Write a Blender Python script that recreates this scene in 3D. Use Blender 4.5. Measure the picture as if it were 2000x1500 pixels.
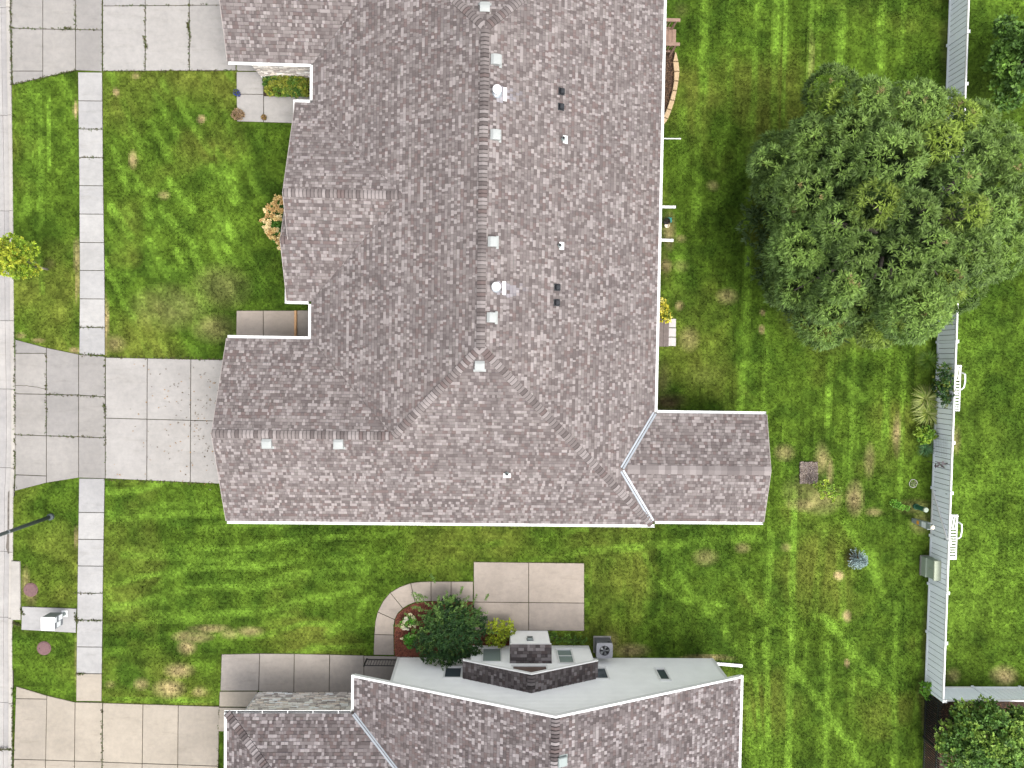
import bpy, math, random
import numpy as np
from mathutils import Matrix, Vector
random.seed(7); rng = np.random.default_rng(11)
scn = bpy.context.scene
for o in list(bpy.data.objects): bpy.data.objects.remove(o)
COL = scn.collection

# ------------------------------------------------------------------ camera
F = 1387.0; H = 34.7                      # focal length in photo pixels (2000 wide), drone height in metres
n = np.array([(958-1000)/F, -(704-750)/F, -1.0]); n /= np.linalg.norm(n)
zc = -n; xc = np.array([1.0, -0.016, 0]); xc -= xc.dot(zc)*zc; xc /= np.linalg.norm(xc); yc = np.cross(zc, xc)
RW = np.array([xc, yc, zc])               # world = RW @ camera vector
cd = bpy.data.cameras.new('camera'); cam = bpy.data.objects.new('camera', cd); COL.objects.link(cam)
cd.sensor_fit = 'HORIZONTAL'; cd.sensor_width = 36.0; cd.lens = 36.0*F/2000.0; cd.clip_end = 2000; cd.clip_start = 0.5
M4 = Matrix([list(RW[0])+[0], list(RW[1])+[0], list(RW[2])+[H], [0, 0, 0, 1]])
cam.matrix_world = M4; scn.camera = cam

# ------------------------------------------------------------------ world, sun, exposure
SUN_EL, SUN_AZ = math.radians(64), math.radians(135)   # azimuth clockwise from north (+Y)
w = bpy.data.worlds.new('World'); scn.world = w; w.use_nodes = True
nt = w.node_tree; nt.nodes.clear()
sky = nt.nodes.new('ShaderNodeTexSky'); sky.sky_type = 'NISHITA'; sky.sun_disc = False
sky.sun_elevation = SUN_EL; sky.sun_rotation = SUN_AZ; sky.dust_density = 4.0; sky.air_density = 1.0; sky.ozone_density = 1.0
bg = nt.nodes.new('ShaderNodeBackground'); bg.inputs['Strength'].default_value = 0.15
out = nt.nodes.new('ShaderNodeOutputWorld')
hs = nt.nodes.new('ShaderNodeHueSaturation'); hs.inputs['Saturation'].default_value = 0.22      # high thin overcast: the sky is nearly white
nt.links.new(sky.outputs[0], hs.inputs['Color']); nt.links.new(hs.outputs[0], bg.inputs[0]); nt.links.new(bg.outputs[0], out.inputs[0])
sl = bpy.data.lights.new('sun', 'SUN'); sl.energy = 0.95; sl.angle = math.radians(28); sl.color = (1.0, 0.95, 0.88)
so = bpy.data.objects.new('sun', sl); COL.objects.link(so)
sd = Vector((math.sin(SUN_AZ)*math.cos(SUN_EL), math.cos(SUN_AZ)*math.cos(SUN_EL), math.sin(SUN_EL)))
so.rotation_euler = sd.to_track_quat('Z', 'Y').to_euler(); so.location = sd*60
vs = scn.view_settings; vs.view_transform = 'Standard'; vs.look = 'None'; vs.gamma = 1.0; vs.exposure = 1.34; vs.use_curve_mapping = False

# ------------------------------------------------------------------ pixel -> place helpers
def ray(px, py): return RW @ np.array([(px-1000)/F, -(py-750)/F, -1.0])
def G(px, py, z=0.0):
    d = ray(px, py); t = (z-H)/d[2]; return (d[0]*t, d[1]*t)
def onY(px, py, Y):
    d = ray(px, py); t = Y/d[1]; return (d[0]*t, H+d[2]*t)

# ------------------------------------------------------------------ materials
def new_mat(name):
    m = bpy.data.materials.new(name); m.use_nodes = True; t = m.node_tree
    return m, t, t.nodes['Principled BSDF']
def _noise(t, scale, detail=4, rough=.6, coord='Object'):
    tc = t.nodes.new('ShaderNodeTexCoord'); nz = t.nodes.new('ShaderNodeTexNoise')
    nz.inputs['Scale'].default_value = scale; nz.inputs['Detail'].default_value = detail; nz.inputs['Roughness'].default_value = rough
    t.links.new(tc.outputs[coord], nz.inputs['Vector']); return nz
def _geo_noise(t, scale, detail=4, rough=.6, stretch=None):
    g = t.nodes.new('ShaderNodeNewGeometry'); nz = t.nodes.new('ShaderNodeTexNoise')
    nz.inputs['Scale'].default_value = scale; nz.inputs['Detail'].default_value = detail; nz.inputs['Roughness'].default_value = rough
    if stretch:
        mp = t.nodes.new('ShaderNodeMapping'); mp.inputs['Scale'].default_value = stretch
        t.links.new(g.outputs['Position'], mp.inputs['Vector']); t.links.new(mp.outputs[0], nz.inputs['Vector'])
    else: t.links.new(g.outputs['Position'], nz.inputs['Vector'])
    return nz
def ramp(t, fac, stops):
    r = t.nodes.new('ShaderNodeValToRGB'); e = r.color_ramp.elements
    e[0].position, e[0].color = stops[0][0], (*stops[0][1], 1); e[1].position, e[1].color = stops[-1][0], (*stops[-1][1], 1)
    for p, c in stops[1:-1]:
        k = e.new(p); k.color = (*c, 1)
    t.links.new(fac, r.inputs[0]); return r
def mixc(t, a, b, fac, mode='MULTIPLY'):
    m = t.nodes.new('ShaderNodeMix'); m.data_type = 'RGBA'; m.blend_type = mode
    if isinstance(fac, (int, float)): m.inputs[0].default_value = fac
    else: t.links.new(fac, m.inputs[0])
    for s, v in ((6, a), (7, b)):
        if isinstance(v, tuple): m.inputs[s].default_value = (*v, 1)
        else: t.links.new(v, m.inputs[s])
    return m.outputs[2]
def bump(t, b, h, strength=.3, dist=.01):
    bp = t.nodes.new('ShaderNodeBump'); bp.inputs['Strength'].default_value = strength; bp.inputs['Distance'].default_value = dist
    t.links.new(h, bp.inputs['Height']); t.links.new(bp.outputs[0], b.inputs['Normal'])
def plain(name, c, rough=.6, var=.18, scale=3.0, metal=0.0, spec=.3):
    c = c if max(c) > .6 else tuple(v*.82 for v in c)
    m, t, b = new_mat(name); nz = _geo_noise(t, scale, 5)
    lo = tuple(x*(1-var) for x in c); hi = tuple(min(1, x*(1+var)) for x in c)
    r = ramp(t, nz.outputs[0], [(.3, lo), (.7, hi)]); t.links.new(r.outputs[0], b.inputs['Base Color'])
    b.inputs['Roughness'].default_value = rough; b.inputs['Metallic'].default_value = metal; b.inputs['Specular IOR Level'].default_value = spec
    return m
def concrete(name, c):
    c = tuple(v*.635 for v in c)
    m, t, b = new_mat(name)
    oi = t.nodes.new('ShaderNodeObjectInfo')
    n1 = _geo_noise(t, .55, 4, .6); n2 = _geo_noise(t, 4, 6, .7, (1, 1, 1)); n3 = _geo_noise(t, 60, 3, .7); n4 = _geo_noise(t, 1.7, 5, .75, (.35, 1.6, 1))
    r1 = ramp(t, n1.outputs[0], [(.3, tuple(x*.88 for x in c)), (.7, tuple(x*1.08 for x in c))])
    r2 = ramp(t, n2.outputs[0], [(.3, (.86, .86, .87)), (.62, (1.04, 1.03, 1.02))])
    r3 = ramp(t, n3.outputs[0], [(.25, (.9, .9, .9)), (.75, (1.08, 1.08, 1.08))])
    r4 = ramp(t, n4.outputs[0], [(.28, (.8, .79, .77)), (.45, (1, 1, 1)), (.8, (1.03, 1.03, 1.03))])
    rr = ramp(t, oi.outputs['Random'], [(0, (.92, .92, .93)), (1, (1.07, 1.06, 1.04))])
    cc = mixc(t, r1.outputs[0], r2.outputs[0], .8); cc = mixc(t, cc, r3.outputs[0], .8); cc = mixc(t, cc, r4.outputs[0], .7); cc = mixc(t, cc, rr.outputs[0], 1.0)
    t.links.new(cc, b.inputs['Base Color']); b.inputs['Roughness'].default_value = .9; b.inputs['Specular IOR Level'].default_value = .2
    bump(t, b, n3.outputs[0], .25, .006); return m
def attr_mat(name, rough=.85, nscale=40, nvar=.2, transl=0.0, spec=.2, big=None):
    m, t, b = new_mat(name); a = t.nodes.new('ShaderNodeAttribute'); a.attribute_name = 'col'
    nz = _geo_noise(t, nscale, 3, .7); r = ramp(t, nz.outputs[0], [(.25, (1-nvar,)*3), (.75, (1+nvar,)*3)])
    cc = mixc(t, a.outputs['Color'], r.outputs[0], 1.0); cc = mixc(t, cc, (.82,.82,.82), 1.0)
    if big:
        n2 = _geo_noise(t, big[0], 4, .6); r2 = ramp(t, n2.outputs[0], [(.3, big[1]), (.7, big[2])]); cc = mixc(t, cc, r2.outputs[0], 1.0)
    t.links.new(cc, b.inputs['Base Color']); b.inputs['Roughness'].default_value = rough; b.inputs['Specular IOR Level'].default_value = spec
    if transl:
        tr = t.nodes.new('ShaderNodeBsdfTranslucent'); t.links.new(cc, tr.inputs[0]); ms = t.nodes.new('ShaderNodeMixShader'); ms.inputs[0].default_value = transl
        t.links.new(b.outputs[0], ms.inputs[1]); t.links.new(tr.outputs[0], ms.inputs[2]); t.links.new(ms.outputs[0], t.nodes['Material Output'].inputs[0])
    return m
MT = {}
MT['shingle'] = attr_mat('asphalt_shingle', .95, 90, .16, big=(.5, (.93, .93, .94), (1.06, 1.05, 1.05)))
MT['leaf'] = attr_mat('leaf', .55, 14, .15, .22, .25)
MT['grass'] = attr_mat('grass_blade', .7, 9, .15, .15, .15)
MT['flower'] = attr_mat('petal', .7, 20, .1, .2, .1)
MT['lawn'] = attr_mat('lawn', .95, 22, .3, 0, .05)
MT['stone'] = attr_mat('ledger_stone', .9, 25, .22)
MT['conc'] = concrete('concrete', (.42, .405, .39)); MT['conc2'] = concrete('concrete_apron', (.35, .335, .32)); MT['conc_cream'] = concrete('concrete_cream', (.42, .375, .315))
MT['conc_walk'] = concrete('concrete_sidewalk', (.45, .445, .44)); MT['conc_pink'] = concrete('concrete_patio', (.45, .39, .335)); MT['road'] = concrete('concrete_road', (.44, .425, .415))
MT['kerb'] = concrete('concrete_kerb', (.5, .475, .44)); MT['porch'] = concrete('concrete_porch', (.42, .38, .34))
MT['dirt'] = plain('joint_soil', (.055, .045, .03), .95, .5, 6, 0, .05); MT['mud'] = plain('gutter_mud', (.13, .115, .1), .9, .4, 5)
MT['white'] = plain('white_paint', (.70, .70, .69), .45, .03, 2); MT['vinyl'] = plain('white_vinyl', (.80, .84, .885), .4, .03, 1.5)
MT['siding'] = plain('white_siding', (.87, .87, .85), .55, .04, 1.2); MT['tan'] = plain('tan_siding', (.42, .38, .32), .6, .08, 2)
MT['trim'] = plain('drip_edge', (.36, .32, .30), .6, .08, 3); MT['deck_under'] = plain('roof_felt', (.16, .145, .14), .95, .1, 5)
MT['galv'] = plain('galvanised', (.36, .39, .42), .35, .06, 4, .35, .5); MT['vent'] = plain('vent_metal', (.35, .365, .355), .5, .05, 4)
MT['dark'] = plain('dark_slot', (.02, .02, .022), .6, .2, 5); MT['blackp'] = plain('black_plastic', (.022, .024, .028), .5, .2, 8)
MT['iron'] = plain('black_iron', (.018, .018, .02), .5, .2, 8); MT['steel'] = plain('grey_steel_pole', (.10, .12, .125), .5, .2, 2, .2)
MT['wood'] = plain('tan_wood', (.55, .33, .17), .7, .15, 8); MT['deckb'] = plain('brown_deck_board', (.26, .17, .13), .75, .15, 6); MT['compo'] = plain('grey_brown_board', (.155, .125, .115), .8, .15, 6)
MT['bark'] = plain('bark', (.12, .10, .085), .9, .35, 12); MT['stem'] = plain('pale_bark', (.38, .34, .29), .9, .2, 12)
MT['mulch_red'] = plain('red_mulch', (.17, .055, .035), .95, .55, 22); MT['mulch'] = plain('brown_mulch', (.045, .028, .02), .95, .6, 18); MT['mulch_grey'] = plain('grey_mulch', (.2, .165, .15), .95, .45, 25)
MT['block'] = plain('tan_block', (.45, .33, .2), .9, .2, 14); MT['paver'] = plain('grey_paver', (.5, .47, .46), .9, .08, 10)
MT['pot_blue'] = plain('blue_glaze', (.02, .035, .2), .25, .2, 5); MT['pot_brown'] = plain('brown_pot', (.16, .09, .05), .6, .2, 5); MT['pot_black'] = plain('black_pot', (.02, .018, .02), .5, .2, 5); MT['teal'] = plain('teal_plastic', (.02, .22, .19), .5, .15, 6); MT['cream'] = plain('cream_plastic', (.75, .66, .52), .5, .06, 5)
MT['sage'] = plain('sage_green_steel', (.30, .36, .28), .5, .06, 3); MT['sage_top'] = plain('sage_green_lid', (.4, .44, .33), .55, .06, 3); MT['green'] = plain('green_plastic', (.03, .13, .075), .5, .15, 3); MT['greyp'] = plain('grey_pedestal', (.28, .32, .31), .5, .08, 3)
MT['orange'] = plain('orange_sticker', (.75, .33, .03), .5, .05, 3); MT['label'] = plain('white_label', (.66, .68, .7), .5, .05, 3)
MT['mailgrey'] = plain('mailbox_grey', (.2, .215, .23), .45, .08, 3); MT['purple'] = plain('red_brown_cover', (.15, .085, .085), .8, .15, 9)
MT['ac'] = plain('ac_grey', (.33, .33, .36), .5, .08, 4); MT['ac_dark'] = plain('ac_coil', (.13, .13, .145), .55, .2, 30); MT['blade'] = plain('fan_blade', (.3, .31, .32), .35, .1, 3, .5)
MT['seed'] = plain('rose_metal', (.05, .04, .045), .5, .2, 6); MT['wire'] = plain('thin_wire', (.42, .44, .46), .4, .05, 6)
def glass(name, c):
    m, t, b = new_mat(name); b.inputs['Base Color'].default_value = (*c, 1); b.inputs['Roughness'].default_value = .08; b.inputs['Specular IOR Level'].default_value = .7
    nz = _geo_noise(t, .9, 3); bump(t, b, nz.outputs[0], .06, .02); return m
MT['glass'] = glass('window_glass', (.22, .27, .26)); MT['glass_dark'] = glass('dark_window_glass', (.06, .075, .085)); MT['glass_brown'] = glass('brown_window_glass', (.12, .085, .07))

# ------------------------------------------------------------------ mesh helpers
class MB:
    def __init__(s): s.v = []; s.f = []; s.c = []
    def add(s, vs, fs, col=None):
        k = len(s.v); s.v += [tuple(map(float, p)) for p in vs]
        for q in fs: s.f.append(tuple(i+k for i in q)); s.c.append(col)
        return s
    def box(s, x0, x1, y0, y1, z0, z1, col=None):
        return s.add([(x0,y0,z0),(x1,y0,z0),(x1,y1,z0),(x0,y1,z0),(x0,y0,z1),(x1,y0,z1),(x1,y1,z1),(x0,y1,z1)],
              [(0,3,2,1),(4,5,6,7),(0,1,5,4),(1,2,6,5),(2,3,7,6),(3,0,4,7)], col)
    def cbox(s, x0, x1, y0, y1, z0, z1, b=.01, col=None):           # box with chamfered top edge
        zs = z1-b
        vs = [(x0,y0,z0),(x1,y0,z0),(x1,y1,z0),(x0,y1,z0),(x0,y0,zs),(x1,y0,zs),(x1,y1,zs),(x0,y1,zs),(x0+b,y0+b,z1),(x1-b,y0+b,z1),(x1-b,y1-b,z1),(x0+b,y1-b,z1)]
        return s.add(vs, [(0,3,2,1),(8,9,10,11)]+[(i,(i+1)%4,4+(i+1)%4,4+i) for i in range(4)]+[(4+i,4+(i+1)%4,8+(i+1)%4,8+i) for i in range(4)], col)
    def prism(s, poly, z0, z1, b=0.0, col=None):
        P = [np.array(p, float) for p in poly]; a = sum(P[i][0]*P[(i+1)%len(P)][1]-P[(i+1)%len(P)][0]*P[i][1] for i in range(len(P)))
        if a < 0: P = P[::-1]
        N = len(P); rings = [(P, z0), (P, z1-b)]
        if b: rings.append((inset(P, b), z1))
        vs = [(p[0], p[1], z) for ring, z in rings for p in ring]; fs = [tuple(range(N))[::-1], tuple(range(len(vs)-N, len(vs)))]
        for r in range(len(rings)-1): fs += [(r*N+i, r*N+(i+1)%N, (r+1)*N+(i+1)%N, (r+1)*N+i) for i in range(N)]
        return s.add(vs, fs, col)
    def beam(s, a, b, w, h, col=None):                               # rectangular bar from a to b
        a, b = Vector(a), Vector(b); d = (b-a).normalized(); up = Vector((0,0,1)) if abs(d.z) < .95 else Vector((0,1,0))
        x = d.cross(up).normalized()*w/2; y = x.cross(d).normalized()*h/2
        vs = [a-x-y, a+x-y, a+x+y, a-x+y, b-x-y, b+x-y, b+x+y, b-x+y]
        return s.add([tuple(p) for p in vs], [(0,1,2,3),(7,6,5,4),(0,4,5,1),(1,5,6,2),(2,6,7,3),(3,7,4,0)], col)
    def tube(s, pts, rad, seg=8, col=None, cap=True):
        pts = [Vector(p) for p in pts]; rad = rad if isinstance(rad, (list, tuple)) else [rad]*len(pts); vs = []; fs = []
        for i, p in enumerate(pts):
            d = (pts[min(i+1, len(pts)-1)]-pts[max(i-1, 0)]).normalized(); up = Vector((0,0,1)) if abs(d.z) < .9 else Vector((1,0,0))
            x = d.cross(up).normalized(); y = x.cross(d)
            for k in range(seg):
                t = 2*math.pi*k/seg; vs.append(tuple(p+(x*math.cos(t)+y*math.sin(t))*rad[i]))
        for i in range(len(pts)-1):
            for k in range(seg): fs.append((i*seg+k, i*seg+(k+1)%seg, (i+1)*seg+(k+1)%seg, (i+1)*seg+k))
        if cap: fs += [tuple(range(seg))[::-1], tuple(range((len(pts)-1)*seg, len(pts)*seg))]
        return s.add(vs, fs, col)
    def lathe(s, c, prof, seg=20, col=None):
        vs = []; fs = []
        for r, z in prof:
            for k in range(seg):
                t = 2*math.pi*k/seg; vs.append((c[0]+r*math.cos(t), c[1]+r*math.sin(t), c[2]+z))
        for i in range(len(prof)-1):
            for k in range(seg): fs.append((i*seg+k, i*seg+(k+1)%seg, (i+1)*seg+(k+1)%seg, (i+1)*seg+k))
        fs += [tuple(range(seg))[::-1], tuple(range((len(prof)-1)*seg, len(prof)*seg))]
        return s.add(vs, fs, col)
    def mesh(s, name, mat, off=(0,0,0)):
        me = bpy.data.meshes.new(name); me.from_pydata([(p[0]-off[0], p[1]-off[1], p[2]-off[2]) for p in s.v], [], s.f)
        if any(c is not None for c in s.c):
            at = me.attributes.new('col', 'FLOAT_COLOR', 'FACE'); arr = np.array([(*(c or (.5,.5,.5)), 1.0) for c in s.c], np.float32); at.data.foreach_set('color', arr.ravel())
        me.materials.append(MT[mat] if isinstance(mat, str) else mat); me.update(); return me
    def build(s, name, mat, parent=None, loc=None, smooth=False):
        off = root_loc(parent) if parent is not None else (loc or (0,0,0))
        me = s.mesh(name, mat, off); o = bpy.data.objects.new(name, me); COL.objects.link(o)
        if smooth: me.polygons.foreach_set('use_smooth', [True]*len(me.polygons))
        if parent is not None: o.parent = parent
        elif loc: o.location = loc
        return o
def inset(P, b):
    N = len(P); R = []
    for i in range(N):
        a, p, c = P[i-1], P[i], P[(i+1) % N]; d1 = (p-a)/max(1e-6, np.linalg.norm(p-a)); d2 = (c-p)/max(1e-6, np.linalg.norm(c-p))
        n1 = np.array([-d1[1], d1[0]]); n2 = np.array([-d2[1], d2[0]]); m = n1+n2; k = max(.3, 1+n1.dot(n2)); R.append(p+m*b/k)
    return R
def root_loc(o):
    while o.parent is not None: o = o.parent
    return tuple(o.location)
def tag(o, label, cat, group=None, kind=None):
    o['label'] = label; o['category'] = cat
    if group: o['group'] = group
    if kind: o['kind'] = kind
    return o
def thing(name, label, cat, loc, group=None):
    o = bpy.data.objects.new(name, None); COL.objects.link(o); o.location = loc; o.empty_display_size = .3
    return tag(o, label, cat, group)
def struct(o): o['kind'] = 'structure'; return o
def stuff(o): o['kind'] = 'stuff'; return o
def npmesh(name, V, Fq, C, mat, parent=None, off=(0,0,0), loc=None):
    """V (n,3), Fq (m,k) faces, C (m,3) face colours -> one object"""
    if parent is not None: off = root_loc(parent)
    elif loc: off = loc
    me = bpy.data.meshes.new(name); V = np.asarray(V, np.float32)-np.array(off, np.float32); Fq = np.asarray(Fq, np.int32); m, k = Fq.shape
    me.vertices.add(len(V)); me.vertices.foreach_set('co', V.ravel()); me.loops.add(m*k); me.loops.foreach_set('vertex_index', Fq.ravel())
    me.polygons.add(m); me.polygons.foreach_set('loop_start', np.arange(0, m*k, k, dtype=np.int32)); me.polygons.foreach_set('loop_total', np.full(m, k, np.int32))
    me.update(calc_edges=True)
    at = me.attributes.new('col', 'FLOAT_COLOR', 'FACE'); at.data.foreach_set('color', np.concatenate([np.clip(C, 0, 1), np.ones((m, 1))], 1).astype(np.float32).ravel())
    me.materials.append(MT[mat]); o = bpy.data.objects.new(name, me); COL.objects.link(o)
    if parent is not None: o.parent = parent
    elif loc: o.location = loc
    return o
def link_copy(me, name, parent, loc, rot=(0,0,0)):
    o = bpy.data.objects.new(name, me); COL.objects.link(o); o.parent = parent; rl = root_loc(parent)
    o.location = (loc[0]-rl[0], loc[1]-rl[1], loc[2]-rl[2]); o.rotation_euler = rot; return o

# ------------------------------------------------------------------ noise on grids
def vnoise(X, Y, s, seed):
    r = np.random.default_rng(seed); T = r.random((256, 256)); x = X/s; y = Y/s; i = np.floor(x).astype(int); j = np.floor(y).astype(int); u = x-i; v = y-j
    u = u*u*(3-2*u); v = v*v*(3-2*v); g = lambda a, b: T[a % 256, b % 256]
    return (g(i,j)*(1-u)+g(i+1,j)*u)*(1-v)+(g(i,j+1)*(1-u)+g(i+1,j+1)*u)*v
def fbm(X, Y, s, seed, o=4): return sum(vnoise(X+k*7.3, Y-k*3.1, s/2**k, seed+k)*.5**k for k in range(o))/sum(.5**k for k in range(o))
def inpoly(X, Y, P):
    r = np.zeros(X.shape, bool); N = len(P)
    for i in range(N):
        (x1, y1), (x2, y2) = P[i], P[(i+1) % N]
        c = ((y1 > Y) != (y2 > Y)); xx = (x2-x1)*(Y-y1)/((y2-y1) if y2 != y1 else 1e-9)+x1; r ^= c & (X < xx)
    return r
def segdist(X, Y, pts):
    D = np.full(X.shape, 1e9)
    for (x1, y1), (x2, y2) in zip(pts[:-1], pts[1:]):
        dx, dy = x2-x1, y2-y1; t = np.clip(((X-x1)*dx+(Y-y1)*dy)/(dx*dx+dy*dy+1e-9), 0, 1); D = np.minimum(D, np.hypot(X-x1-t*dx, Y-y1-t*dy))
    return D

# ================================================================== SETTING
BARE = []                                   # plan outlines without grass
def Gp(pts, z=0): return [G(x, y, z) for x, y in pts]
KERB = [(18, -80), (20, 0), (22, 150), (25, 300), (26.5, 450), (28, 660), (30, 760), (30, 900), (26.5, 960), (26, 1085), (24, 1235), (25, 1340), (24, 1500), (23, 1600)]
KW = Gp(KERB); KX = lambda Y: np.interp(Y, [p[1] for p in KW][::-1], [p[0] for p in KW][::-1])

# huge ground sheet
g = MB(); g.add([(-400,-400,-.16),(400,-400,-.16),(400,400,-.16),(-400,400,-.16)], [(0,1,2,3)], (.05,.095,.016)); struct(g.build('ground', 'lawn'))

# road, kerb
e0 = [(x-.42, y) for x, y in KW]
ys = [40]+[p[1] for p in e0]+[-40]; xs = [e0[0][0]]+[p[0] for p in e0]+[e0[-1][0]]
road = MB(); road.add([(-34, 40, -.13), (-34, -40, -.13), (-34, -40, -.3)], [(0,1,2)])
road = struct(MB().prism([(-36, 40), (-36, -40)]+[(x, y) for x, y in zip(xs[::-1], ys[::-1])], -.4, -.135).build('road', 'dirt'))
rj = [G(10, y)[1] for y in (-900, -720, -540, -360, -150, 13, 224, 411, 626, 760, 914, 1078, 1207, 1374, 1463, 1620, 1800, 1980, 2160)]
for i in range(len(rj)-1):
    for (xa, xb) in ((None, -4.2), (-4.2, -8.4)):
        y1, y0 = rj[i]-.008, rj[i+1]+.008
        m = [y for y in np.linspace(y1, y0, 4)]
        right = [(KX(y)-.22-(.32 if xa is None else 0), y) for y in m] if xa is None else [(-22.9-3.9, y) for y in m]
        left = [(-26.82, y) for y in m[::-1]] if xa is None else [(-33, y) for y in m[::-1]]
        if xa is None: right = [(KX(y)-.5, y) for y in m]
        MB().prism(right+left, -.3, -.10, .008).build('road_slab', 'road', road)
    m = np.linspace(rj[i]-.008, rj[i+1]+.008, 4)
    MB().prism([(KX(y)-.215, y) for y in m]+[(KX(y)-.488, y) for y in m[::-1]], -.3, -.097, .008).build('gutter_slab', 'road', road)
kerb = struct(MB().prism([(x-.21, y) for x, y in KW]+[(x-.015, y) for x, y in KW[::-1]], -.4, -.06).build('kerb', 'dirt'))
for i in range(len(rj)-1):
    m = np.linspace(rj[i]-.006, rj[i+1]+.006, 5)
    MB().prism([(KX(y)-.205, y) for y in m]+[(KX(y)-.02, y) for y in m[::-1]], -.3, .022, .03).build('kerb_stone', 'kerb', kerb)
mp = Gp([(13,962),(19,955),(22,975),(22,1080),(13,1083),(9,1070),(12,1040),(12,1000)])
struct(MB().prism(mp, -.1, -.0925).build('gutter_dirt', 'mud'))

# ---- concrete paving: every slab is its own piece
def paving(name, slabs, mat, z=.03, base=None, gap=.014):
    """slabs: list of photo-pixel polygons lying on the ground"""
    root = base
    pol = [Gp(s[0] if isinstance(s, tuple) else s) for s in slabs]
    b = MB()
    for P in pol:
        Q = [np.array(p) for p in P]; a = sum(Q[i][0]*Q[(i+1)%len(Q)][1]-Q[(i+1)%len(Q)][0]*Q[i][1] for i in range(len(Q)))
        if a < 0: Q = Q[::-1]
        BARE.append([tuple(p) for p in inset(Q, .03)])
        b.prism([tuple(p) for p in inset(Q, .004)], -.1, z-.022)
    o = struct(b.build(name, 'dirt'))
    for s, P in zip(slabs, pol):
        mm = s[1] if isinstance(s, tuple) else mat
        Q = [np.array(p) for p in P]; a = sum(Q[i][0]*Q[(i+1)%len(Q)][1]-Q[(i+1)%len(Q)][0]*Q[i][1] for i in range(len(Q)))
        if a < 0: Q = Q[::-1]
        MB().prism([tuple(p) for p in inset(Q, gap)], -.08, z+random.uniform(-.003, .003), .012).build('slab', mm, o)
    return o
def grid(xs, ys):
    """xs: list of (x at top, x at bottom) joints, ys: list of (y at left, y at right); returns quads"""
    (ya, _), (yb, _) = ys[0], ys[-1]; xa, xb = xs[0][0], xs[-1][0]
    def pt(X, Yl):
        x = X[0]
        for _ in range(3):
            y = Yl[0]+(Yl[1]-Yl[0])*(x-xa)/(xb-xa); x = X[0]+(X[1]-X[0])*(y-ya)/(yb-ya)
        return (x, y)
    return [[pt(xs[i], ys[j]), pt(xs[i+1], ys[j]), pt(xs[i+1], ys[j+1]), pt(xs[i], ys[j+1])] for j in range(len(ys)-1) for i in range(len(xs)-1)]
SWL = [(151, -120), (152.5, 142), (155, 360), (156, 560), (155, 692), (154.5, 934), (152, 1105), (150, 1263), (149, 1369), (147, 1620)]
SWR = [(199, -120), (200, 141), (202, 362), (205, 560), (205.5, 692), (205, 935), (202, 1105), (200, 1263), (199, 1369), (198, 1620)]
fx = lambda T, y: float(np.interp(y, [p[1] for p in T], [p[0] for p in T]))
sj = [141, 197, 252, 307.5, 362.5, 418, 473.5, 528, 583.5, 639, 693]; sj2 = [934, 1000.5, 1053, 1105, 1158, 1210.5, 1263, 1315, 1369]
q = []
for L in (sj, sj2):
    for a, b in zip(L[:-1], L[1:]): q.append(([(fx(SWL,a),a),(fx(SWR,a),a+.5),(fx(SWR,b),b+.5),(fx(SWL,b),b)], 'conc_cream' if a > 1310 else 'conc_walk'))
paving('sidewalk', q, 'conc_walk')
# driveway of the main house
ap = [[(30,663),(91,679),(91,690),(30,690)], [(91,679),(154,692),(154,771.5),(91,770)], [(30,690),(91,690),(91,770),(30,769)],
      [(154,692),(206,696),(206,775),(154,771.5)], [(30,769),(91,770),(91,851),(30,849)], [(91,770),(154,771.5),(154,853),(91,851)], [(154,771.5),(206,775),(206,855),(154,853)],
      [(30,849),(91,851),(91,929.5),(30,927)], [(91,851),(154,853),(154,933),(91,943),(91,929.5)], [(154,853),(206,855),(206,934.5),(154,933)], [(30,927),(91,929.5),(91,943),(29,959)]]
dr = grid([(206.5,206),(288,287),(373,372),(455,470)], [(698,703),(816.5,823),(934.5,946)])
paving('driveway', [(p, 'conc2') for p in ap]+[(p, 'conc') for p in dr], 'conc')
# upper driveway
ap = [[(20,-120),(84,-120),(84,57),(22,55)], [(84,-120),(148,-120),(148,58),(84,57)], [(148,-120),(200,-120),(200,59),(148,58)], [(22,55),(84,57),(84,139),(24,139)], [(84,57),(148,58),(148,137.5),(84,152)], [(148,58),(200,59),(200,140),(148,137.5)], [(24,139),(84,139),(84,152),(25,166)]]
dr = grid([(201,201),(284,284),(370,370),(461,461)], [(-130,-130),(12,10),(139,138)])
paving('driveway', [(p, 'conc2') for p in ap]+[(p, 'conc') for p in dr], 'conc')
# lower driveway
ap = [[(32,1340),(92,1358),(92,1365),(31,1364)], [(31,1364),(92,1365),(89.5,1484),(27,1482.5)], [(92,1358),(147,1371),(146,1486),(89.5,1484)], [(147,1371),(200.5,1372),(199.5,1487.5),(146,1486)],
      [(27,1482.5),(89.5,1484),(87,1640),(25,1640)], [(89.5,1484),(146,1486),(144,1640),(87,1640)], [(146,1486),(199.5,1487.5),(198,1640),(144,1640)]]
dr = grid([(201,198.5),(279.5,276),(348.5,346),(429,424)], [(1372.5,1379.5),(1488,1496),(1640,1648)])
paving('driveway', ap+dr, 'conc_cream')
paving('front_walk', [([(429,1350),(504,1350),(504,1381),(428,1380)], 'conc_cream'), [(433,1277.5),(507.5,1276),(505.5,1349),(430.5,1349)], [(507.5,1276),(575,1276.5),(574,1352),(505.5,1351)], [(575,1276.5),(644,1278),(643,1352),(574,1352)], [(644,1278),(711,1280),(711,1352),(643,1352)], ([(428,1381),(504,1382),(500,1430),(426,1428)], 'conc_cream'), ([(711,1280.5),(800,1282),(800,1345),(711,1345)], 'porch')], 'porch')
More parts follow.
